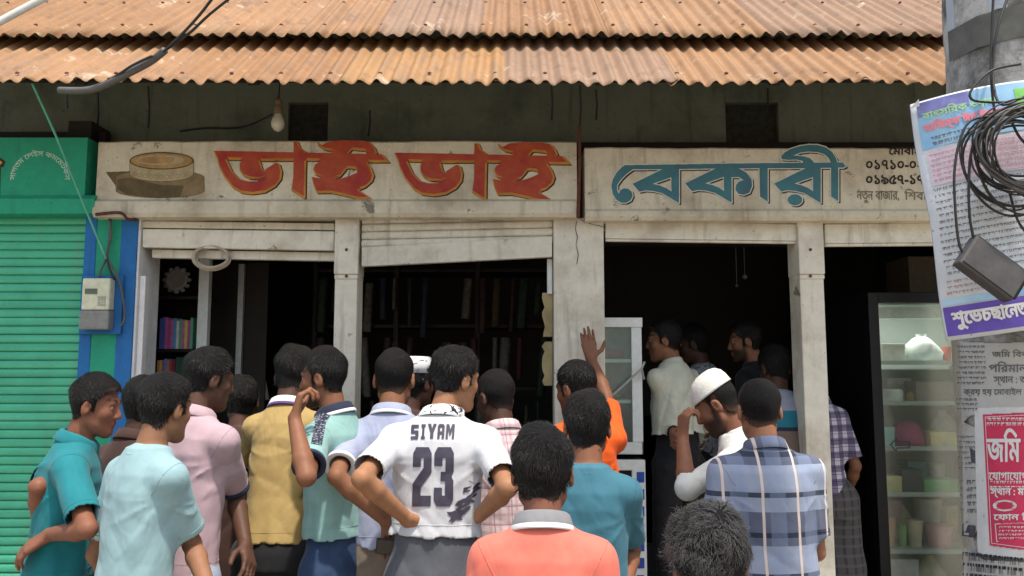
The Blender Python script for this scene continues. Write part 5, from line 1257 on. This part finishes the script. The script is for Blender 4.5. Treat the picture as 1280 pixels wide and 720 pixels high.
        if collar and collar[0] == 'polo':
            ringband([(.0, -.012), (-.002, .012), (.0, .030), (.006, .033), (.012, .028), (.018, .008), (.022, -.006), (.020, -.010)], 'collar', collar[1])
            if len(collar) > 2: ringband([(.0205, .0015), (.0235, -.0085), (.022, -.0125), (.018, -.010)], 'collar_stripe', collar[2])
        elif collar and collar[0] == 'crew': cb = cb-aN*.010*S; ringband([(.016, -.022), (.012, -.010), (.008, -.001), (.002, .006), (-.004, .006), (-.006, 0)], 'collar', collar[1], .5)
        elif collar and collar[0] == 'band': ringband([(.010, -.03), (.004, -.004), (.001, .018), (-.002, .028), (-.006, .027)], 'collar', collar[1])
        if trim is not None:
            for i in (0, 1):
                dr = (el[i]-sj[i])/np.linalg.norm(el[i]-sj[i]); e = sl_end[i]; rb = .058*S*f_; mb = MB(); M3 = Vector(dr).to_track_quat('Z', 'Y').to_matrix()
                mb.lathe([(rb-.004, -.017), (rb+.0015, -.014), (rb+.002, .0015), (rb-.001, .003), (rb-.012, .002), (rb-.018, -.004)], e, 26, M=M3); mb.build('sleeve_trim', trim, root, smooth=True)
    if bottom is not None:
        lo = np.array((-.30*S, -.24*S, .06*Hh)); hi = np.array((.30*S, .30*S, HP[2]+.24*S)); Tq = Field(lo, hi, .011)
        bp = [(-.16*LT, .15*S*min(width, .98), .115*S, -.012*S), (-.04*LT, .158*S*min(width, .98), .117*S, -.014*S), (.12*LT, .152*S*width, .104*S, -.006*S), (.28*LT, .138*S*width, .096*S, -.003*S), (.38*LT, .134*S*width, .093*S, -.002*S)]
        Tq.add(lo, hi, lambda g: elliptic(g, HP, aN, uN, vN, bp), .02, 0)
        for i in (0, 1):
            kn, ak = an[i]
            if lungi: Tq.caps(hj[i], np.array((kn[0]*.9, 0, kn[2])), .115*S, .12*S, .06); Tq.caps(np.array((kn[0]*.9, 0, kn[2])), np.array((ak[0]*.8, 0, ak[2]+.1)), .12*S, .125*S, .06)
            else: Tq.caps(hj[i]-aN*.02, kn, .094*S, .072*S, .03); Tq.caps(kn, ak+np.array((0, 0, .03)), .072*S, .062*S, .02)
        sl, g = Tq.block(lo, hi); near = np.abs(Tq.D) < .04; Tq.D[near] += folds(g[near], seed+31, amp*1.2)
        vs, fs = Tq.surface(); mesh_obj('lungi' if lungi else 'trousers', vs, fs, bottom, root)
    info = dict(root=root, shirt=PEOPLE.get(label), wr=[org+rz@Vector(x) for x in wr], el=[org+rz@Vector(x) for x in el], H=Hh, org=org, rz=rz, hc=org+rz@Vector(HC), sj=[org+rz@Vector(x) for x in sj])
    print('PERSON', label[:34], 'H=%.2f' % Hh)
    return info

# ------------------------------------------------------------------ clothes
def solid(name, col, **k): t = cloth(name, col, **k); return t.done(t.cm)
C_teal = solid('teal_cotton', (.012, .165, .19)); C_sky = solid('light_blue_jersey', (.25, .385, .41)); C_brown = solid('brown_cotton', (.055, .028, .022))
C_pink = solid('dusty_pink_pique', (.43, .31, .345)); C_must = solid('mustard_pique', (.38, .27, .105)); C_mint = solid('mint_pique', (.22, .38, .36))
C_lav = solid('lavender_pique', (.30, .33, .45)); C_orange = solid('orange_cotton', (.72, .10, .012)); C_petrol = solid('petrol_jersey', (.045, .15, .20))
C_cream = solid('cream_cotton', (.52, .52, .42)); C_white = solid('white_cotton', (.56, .57, .54)); C_blk = solid('black_jersey', (.010, .010, .012))
C_coral = solid('coral_pique', (.66, .165, .12)); C_navy = solid('navy_trim', (.02, .025, .05)); C_wtrim = solid('white_trim', (.70, .70, .70)); C_gtrim = solid('grey_trim', (.20, .20, .21)); C_purp = solid('purple_trim', (.12, .07, .22))
B_khaki = solid('khaki_drill', (.17, .135, .10)); B_grey = solid('grey_flannel', (.085, .09, .105)); B_black = solid('black_drill', (.014, .014, .016)); B_ltbl = solid('pale_blue_cotton', (.30, .36, .46)); B_beige = solid('beige_drill', (.33, .25, .17))
t = cloth('blue_denim', (.022, .045, .10)); B_jean = t.done(t.mix(t.math('MULTIPLY', t.ramp(t.noise(t.coord(), 7, 5, .6), .5, .75), .35), t.cm, (.08, .13, .22)))
def plaid(name, base, bands, rough=.8):
    """bands: (axis, period, width, phase, colour, strength)"""
    t = cloth(name, base, rough); c = t.cm; s = t.sep(t.coord())
    for axis, per, wd, ph, colr, st in bands:
        c = t.mix(t.math('MULTIPLY', t.stripe(s['XYZ'.index(axis)], per, wd, ph), st), c, colr)
    return t.done(c)
C_bplaid = plaid('blue_window_plaid', (.27, .31, .41), [('Z', .262, .42, .1, (.06, .07, .115), .8), ('Z', .131, .13, .0, (.02, .026, .05), .9), ('X', .122, .45, .28, (.25, .32, .48), .3), ('X', .122, .075, .5, (.66, .56, .50), .92)])
C_pplaid = plaid('pink_check', (.58, .48, .47), [('X', .034, .34, .1, (.42, .22, .26), .5), ('Z', .034, .34, .4, (.42, .22, .26), .5), ('X', .068, .07, .3, (.20, .10, .16), .6), ('Z', .068, .07, .2, (.20, .10, .16), .6)])
C_dplaid = plaid('purple_white_check', (.50, .47, .56), [('X', .072, .50, .1, (.05, .03, .09), .7), ('Z', .072, .50, .4, (.05, .03, .09), .7), ('X', .036, .1, .3, (.02, .01, .04), .6), ('Z', .036, .1, .2, (.02, .01, .04), .6)])
B_lungi = plaid('dark_check', (.075, .07, .07), [('X', .05, .3, .1, (.03, .03, .035), .7), ('Z', .05, .3, .4, (.12, .11, .11), .5)])
C_print = cloth('grey_print', (.30, .31, .33)); _f = C_print.noise(C_print.coord(), 38, 4, .7, 1.0); C_print = C_print.done(C_print.mix(C_print.ramp(_f, .52, .58), C_print.cm, (.07, .07, .08)))
def banded(name, stops):
    """horizontal bands by height on the wearer"""
    t = cloth(name, stops[0][1]); c = t.cm; z = t.sep(t.coord())[2]
    for zz, colr in stops[1:]: c = t.mix(t.math('LESS_THAN', z, zz), c, colr)
    return t.done(c)
# white jersey with black brush marks sweeping up from the hem at the right
t = cloth('white_jersey', (.54, .55, .58)); v = t.coord(); s = t.sep(v)
C_jersey = t.done(t.cm)
t = cloth('print_collar', (.72, .73, .74)); n1 = t.noise(t.coord(), 42, 3, .6, .8); C_jcol = t.done(t.mix(t.ramp(n1, .54, .57), t.cm, (.02, .02, .022)))
M_capw = plain('white_cap_knit', (.66, .64, .58), .8, var=.12, scale=120, bump=.4)
t = NT('printed_cap', .8, .2); n1 = t.noise(t.coord((1, 1, 3)), 40, 3, .6); M_capp = t.done(t.mix(t.ramp(n1, .6, .64), (.66, .67, .68), (.05, .05, .07)))
SK = (.205, .092, .052); SKD = (.078, .038, .025); SKL = (.285, .135, .076)
W = lambda px, py, Y: P(px, py, Y)

# ------------------------------------------------------------------ the crowd
fist = (1.0, 1.0, 1.05, 1.1)
p1 = person('man in a teal shirt facing right with his hands clasped behind his back', 126, 465, 2.95, yaw=66, head=(16, 9, 0), lean=4, width=1.0, hs=.95, skin=SK, shirt=C_teal, sleeve=.80, hem_px=710, collar=('polo', C_teal), bottom=B_beige, face=True, seed=1, fit=1.02,
  arms=((W(52, 672, 2.92), W(46, 606, 3.12)), (W(62, 668, 2.76), W(116, 622, 2.62))), hands=(((-.35, -.25, -.85), (.2, .1, -.3)), ((-.80, -.10, -.50), (.35, .5, -.75))), curl=((.55, .6, .6, .6), (.35, .4, .45, .5)))
p2 = person('man in a light blue T-shirt seen from behind, second from the left end', 209, 464, 2.72, yaw=32, head=(-6, 4, 0), lean=4, hs=.98, skin=SKL, shirt=C_sky, sleeve=.80, hem=-.22, collar=('crew', C_sky), bottom=B_grey, seed=2, hair='short', width=.86, face=True,
  arms=(None, (W(262, 742, 2.58), W(234, 660, 2.62))), strands=8000)
p3 = person('man in a dark brown shirt half hidden between the teal and light blue shirts', 182, 468, 3.3, yaw=20, lean=4, skin=SKD, shirt=C_brown, hem=-.2, collar=('polo', C_brown), bottom=B_black, seed=3)
p4 = person('dark skinned man in a dusty pink polo with a navy shoulder band', 266, 432, 3.08, yaw=24, head=(24, 8, 0), lean=6, hs=.95, skin=SKD, shirt=C_pink, sleeve=.86, hem_px=698, collar=('polo', C_pink), bottom=B_ltbl, seed=4, width=1.0, trim=C_navy,
  arms=(None, (W(307, 682, 2.98), W(292, 606, 2.96))), curl=((.4,)*4, (.45, .5, .5, .55)))
p5 = person('short man whose black hair shows between the pink and mustard shirts', 303, 468, 3.75, yaw=-10, lean=6, skin=SKD, shirt=C_brown, hem=-.2, collar=('crew', C_brown), bottom=B_black, seed=5)
p6 = person('man in a mustard polo with white sleeve edges leaning forward', 373, 430, 3.55, yaw=6, head=(4, 14, 0), lean=12, side=-2, skin=SKD, shirt=C_must, sleeve=.62, hem_px=662, collar=('polo', C_wtrim, C_purp), trim=C_wtrim, bottom=B_black, seed=6, width=.84, fit=1.03, amp=.0034,
  arms=((W(322, 655, 3.50), W(310, 588, 3.42)), None))
p7 = person('bearded man in a mint polo facing left with his hand at his mouth', 405, 432, 3.2, yaw=-70, head=(-12, 4, 0), lean=2, hs=.94, skin=SK, shirt=C_mint, sleeve=.74, hem_px=660, collar=('polo', C_navy, C_wtrim), trim=C_navy, bottom=B_jean, seed=7, face=True, beard=.88, hair='short', width=.86,
  arms=((W(368, 523, 2.92), W(384, 592, 2.82)), None), hands=(((.15, .25, 1), (.9, .35, 0)), None), curl=((1.0, 1.05, 1.1, 1.15), (.4,)*4))
p8 = person('man in a white printed cap deep between the lavender and white shirts', 519, 443, 3.85, yaw=35, lean=5, skin=SKD, shirt=C_brown, hem=-.2, collar=('crew', C_brown), bottom=B_black, seed=8, cap=(M_capp, 'flat'))
p9 = person('man in a lavender polo holding a phone behind his back', 494, 432, 3.3, yaw=2, head=(0, 6, 0), lean=4, skin=SK, shirt=C_lav, sleeve=.76, hem_px=668, collar=('polo', C_lav, C_wtrim), trim=C_wtrim, bottom=B_khaki, seed=9, width=1.0, hair='crop',
  arms=((W(484, 652, 3.02), W(428, 604, 3.22)), (W(520, 640, 3.05), W(560, 600, 3.2))), hands=(((.55, -.1, -.75), (-.1, -1, -.1)), ((-.5, -.1, -.7), (0, -1, 0))), curl=((.7, .75, .8, .85), (.6,)*4))
p10 = person('young man in a white jersey numbered 23 with hands on his hips', 571, 430, 2.98, yaw=3, head=(46, 4, 2), lean=3, side=1, hx=.3, hs=.95, skin=SKL, shirt=C_jersey, sleeve=.80, hem_px=656, collar=('polo', C_jcol), bottom=B_grey, seed=10, face=True, width=1.06, fit=.96, amp=.0034,
  arms=((W(508, 648, 2.82), W(451, 602, 2.88)), (W(600, 644, 2.86), W(634, 586, 2.90))), hands=(((.55, .5, -.62), (.3, .9, .3)), ((-.35, .75, -.45), (-.6, .5, .2))), curl=((.35, .4, .45, .5), (.4, .4, .45, .5)))
p11 = person('man in a pink checked shirt beside the white jersey, facing left', 616, 459, 3.42, yaw=-22, head=(-18, 12, 0), lean=8, skin=SKD, shirt=C_pplaid, sleeve=.85, hem=-.2, collar=('polo', C_pplaid), bottom=B_black, seed=11, width=.95, hair='crop')
p12 = person('man in an orange shirt reaching up to lean his hand on the wide pillar', 717, 449, 3.6, yaw=-8, head=(-40, 8, 0), lean=4, skin=SK, shirt=C_orange, sleeve=.7, hem_px=590, collar=('crew', C_orange), bottom=B_black, seed=12, face=True, beard=.3, width=.95,
  arms=(None, (W(738, 445, 3.98), W(757, 494, 3.80))), hands=(None, ((-.12, .25, 1), (.05, 1, -.1), dict(spread=.10, thumb=.9, bend2=.6))), curl=((.4,)*4, (.28, .14, .16, .22)))
p13 = person('boy in a petrol blue T-shirt standing behind the coral shirt', 733, 486, 2.72, yaw=6, head=(-6, 4, 0), lean=3, hs=1.06, skin=SK, shirt=C_petrol, sleeve=.80, hem=-.2, collar=('crew', C_petrol), bottom=B_black, seed=13, width=.88, fit=1.02,
  arms=(None, (W(780, 738, 2.60), W(792, 660, 2.70))))
p14 = person('tall man in a cream long sleeved shirt inside the third bay', 829, 396, 4.52, yaw=-38, floor=FLOOR, head=(-40, 4, 0), lean=3, skin=SK, shirt=C_cream, sleeve=1.7, hem_px=596, collar=('band', C_cream), bottom=B_black, seed=14, face=True, fit=1.08, amp=.006,
  arms=((W(842, 545, 4.25), W(838, 520, 4.4)), None))
p15 = person('man in a grey printed shirt behind the cream shirt', 866, 404, 4.95, yaw=-42, floor=FLOOR, head=(-30, 4, 0), lean=4, skin=SKD, shirt=C_print, hem=-.2, collar=('crew', C_print), bottom=B_black, seed=15, face=True)
p16 = person('bearded man in a white skullcap and white shirt bowing his head to his hand', 877, 468, 3.28, yaw=-72, head=(2, 28, 0), lean=10, skin=SK, shirt=C_white, sleeve=1.18, hem=-.34, collar=('band', C_white), bottom=B_beige, seed=16, cap=(M_capw, 'dome', .18), hair='crop', beard=.85, face=True, fit=1.06, amp=.005,
  arms=((W(853, 546, 3.12), W(860, 612, 2.98)), None), hands=(((.12, .15, 1), (.9, .3, 0)), None), curl=((.9, .95, 1.0, 1.05), (.4,)*4))
p17 = person('bearded man in a black shirt with white neck piping in the dark bay', 929, 399, 4.72, yaw=-48, floor=FLOOR, head=(-34, 6, 0), lean=3, skin=SK, shirt=C_blk, hem=-.2, collar=('crew', C_wtrim), bottom=B_black, seed=17, beard=.85, face=True)
C_stripe = banded('striped_jersey', [(2.0, (.27, .28, .35)), (1.30, (.02, .16, .22)), (1.215, (.02, .03, .05)), (1.195, (.16, .115, .095))])
p18 = person('man in a grey jersey with a teal chest band beside the slim white pillar', 966, 430, 4.40, yaw=14, floor=.1, head=(-30, 8, 0), lean=6, skin=SKD, shirt=C_stripe, sleeve=.85, hem=-.2, collar=('crew', C_stripe), bottom=B_khaki, seed=18, width=.86)
p19 = person('man in a blue window check shirt with short hair in front of the third bay', 947, 469, 2.92, yaw=-4, head=(6, 5, 0), lean=3, skin=SKL, shirt=C_bplaid, sleeve=.80, hem=-.26, collar=('polo', C_bplaid), bottom=B_black, seed=19, width=1.08, fit=1.0, hair='crop',
  arms=(None, (W(992, 706, 3.08), W(1020, 664, 2.90))))
p21 = person('man in a purple and white checked shirt and lungi behind the slim pillar', 1012, 446, 4.62, yaw=-6, floor=.08, head=(0, 6, 0), lean=4, skin=SK, shirt=C_dplaid, sleeve=.85, hem_px=630, collar=('polo', C_dplaid), bottom=B_lungi, lungi=True, seed=21, width=.84)
C_coralp = C_coral
p22 = person('boy in a coral polo shirt in the middle, back of his head to us', 678, 527, 2.02, yaw=2, head=(2, 5, 0), lean=3, hs=1.06, skin=SK, shirt=C_coral, sleeve=.78, hem=-.2, collar=('polo', C_gtrim, C_wtrim), bottom=B_black, trim=C_gtrim, seed=22, strands=14000, width=.94, hair='short', hairm=[M_hair, M_strand])
p20 = person('short grey haired person at the bottom edge in front of the blue check shirt', 880, 628, 1.52, yaw=-8, head=(0, 10, 0), lean=6, hs=1.04, skin=SK, shirt=C_brown, hem=-.2, collar=('crew', C_brown), bottom=B_black, seed=20, hair='full', hairlen=1.25, strands=16000, hairm=[M_hair, M_hairg], amp=.003)

# ------------------------------------------------------------------ marks on clothes, things in hands
def shirt_map(info, lift):
    """a camera-side point of the shirt's real surface under a picture point, so that the print lies on the cloth"""
    o = info['shirt']; me = o.data; M = Matrix.LocRotScale(info['root'].location, info['root'].rotation_euler.to_quaternion(), None)
    bv = BVHTree.FromPolygons([M@v.co for v in me.vertices], [tuple(p.vertices) for p in me.polygons]); cache = {}
    def f(x, y):
        d = ray(x, y).normalized(); h, n, _, _ = bv.ray_cast(CAM, d)
        return (h+n*lift) if h is not None else None
    return f
def on_shirt(info, mb, name, mat):
    M = Matrix.LocRotScale(info['root'].location, info['root'].rotation_euler.to_quaternion(), None).inverted()
    sh = info['shirt']; mb.v = [tuple(M@Vector(v)) for v in mb.v]; return mb.build(name, mat, sh)
C_num = plain('jersey_print', (.055, .05, .075), .6, var=.2)
sm = shirt_map(p10, .0028); mb = MB()
def block(ch, x0, y0, x1, y1, skew=0.0):
    """angular block capitals on a 10 x 14 grid"""
    G = {'S': [[(0,1),(1,0),(10,0),(10,3),(4,3),(4,5.4),(9,5.4),(10,6.6),(10,13),(9,14),(0,14),(0,11),(6,11),(6,8.6),(1,8.6),(0,7.4)]], 'I': [[(1.5,0),(8.5,0),(8.5,2.6),(6.9,2.6),(6.9,11.4),(8.5,11.4),(8.5,14),(1.5,14),(1.5,11.4),(3.1,11.4),(3.1,2.6),(1.5,2.6)]],
         'Y': [[(-.5,0),(3.4,0),(5,4.6),(6.6,0),(10.5,0),(7,8.4),(7,14),(3,14),(3,8.4)]], 'A': [[(0,14),(0,2),(2,0),(8,0),(10,2),(10,14),(6.4,14),(6.4,9.6),(3.6,9.6),(3.6,14)], [(3.6,7),(6.4,7),(6.4,3),(3.6,3)]],
         'M': [[(-1,14),(-1,0),(3,0),(5,5),(7,0),(11,0),(11,14),(7.8,14),(7.8,6),(5.6,11),(4.4,11),(2.2,6),(2.2,14)]],
         '2': [[(0,1.5),(1.6,0),(8.4,0),(10,1.5),(10,6),(4.4,9.6),(4.4,11.4),(10,11.4),(10,14),(0,14),(0,8.6),(5.8,4.8),(5.8,2.6),(4.2,2.6),(4.2,4.6),(0,4.6)]],
         '3': [[(0,1.5),(1.6,0),(8.4,0),(10,1.5),(10,5.8),(8.9,6.9),(10,8),(10,12.5),(8.4,14),(1.6,14),(0,12.5),(0,9.6),(4.2,9.6),(4.2,11.4),(5.8,11.4),(5.8,8),(3.4,8),(3.4,5.8),(5.8,5.8),(5.8,2.6),(4.2,2.6),(4.2,4.4),(0,4.4)]]}[ch]
    return [[(x0+(x1-x0)*px/10+skew*(14-py)/14, y0+(y1-y0)*py/14) for px, py in q] for q in G]
for ch, a, b, dy in (('S', 513.5, 523, 1.2), ('I', 525, 532.5, .6), ('Y', 534.5, 544.5, 0), ('A', 546.5, 555, .3), ('M', 557.8, 566.5, .5)):
    fill(mb, [block(ch, a, 530+dy, b, 548.5+dy, 1.2)], .4, sm, maxw=2.5)
for ch, a, b in (('2', 515.5, 538.5), ('3', 542, 566)): fill(mb, [block(ch, a, 559, b, 633, 1.5)], .5, sm, maxw=2.5)
on_shirt(p10, mb, 'number_print', C_num)
mb = MB(); r_ = random.Random(4); strokes = []
for i in range(34):
    f_ = r_.random(); cx, cy = 592-f_*20+r_.uniform(-9, 7)*(1-.3*f_), 604+f_*46+r_.uniform(-6, 6); a = R(r_.choice((-38, -42, -30, 20, -60))+r_.uniform(-8, 8)); L_ = r_.uniform(4, 13)*(.6+.6*f_); w_ = r_.uniform(1.0, 3.4)*(.5+.8*f_)
    dx, dy = math.cos(a)*L_, math.sin(a)*L_; nx_, ny_ = -math.sin(a)*w_, math.cos(a)*w_
    strokes.append([orient([(cx-dx, cy-dy), (cx-dx*.3+nx_, cy-dy*.3+ny_), (cx+dx*.5+nx_*.8, cy+dy*.5+ny_*.8), (cx+dx, cy+dy), (cx+dx*.4-nx_*.7, cy+dy*.4-ny_*.7), (cx-dx*.4-nx_, cy-dy*.4-ny_)])])
fill(mb, strokes, .5, sm, maxw=2.5); on_shirt(p10, mb, 'brush_print', C_num)
# phone held behind the back
ph = thing('phone', 'black phone held flat behind the back of the lavender shirt', 'phone', W(490, 684, 2.97))
M_ = Matrix.Rotation(R(6), 4, 'Y') @ Matrix.Rotation(R(12), 4, 'X'); mb = MB(); mb.box(-.058, .058, -.006, .006, -.029, .029, M=M_); mb.build('phone_case', M_black, ph, bevel=.004)
mb = MB(); mb.box(-.054, .054, -.0072, -.0061, -.025, .025, M=M_); mb.build('back_cover', plain('phone_cover', (.03, .022, .02), .3, .5), ph, bevel=.0005)
# navy bands on the mint and pink shoulders
def band(info, pts, wd, name, mat, lift=.003):
    f = shirt_map(info, lift); mb = MB(); poly = []
    fill(mb, edges_thick([pts], wd)[:-1], .6, f, maxw=3); return on_shirt(info, mb, name, mat)
t = cloth('navy_pattern', (.018, .022, .045)); n1 = t.noise(t.coord((30, 30, 60)), 4, 2, .5); C_npat = t.done(t.mix(t.ramp(n1, .56, .6), t.cm, (.30, .32, .36)))
band(p7, [(424, 503), (410, 512), (401, 526), (396, 552)], 6.5, 'shoulder_band', C_npat)
band(p4, [(282, 512), (292, 519), (299, 532)], 4.5, 'shoulder_band', C_navy)
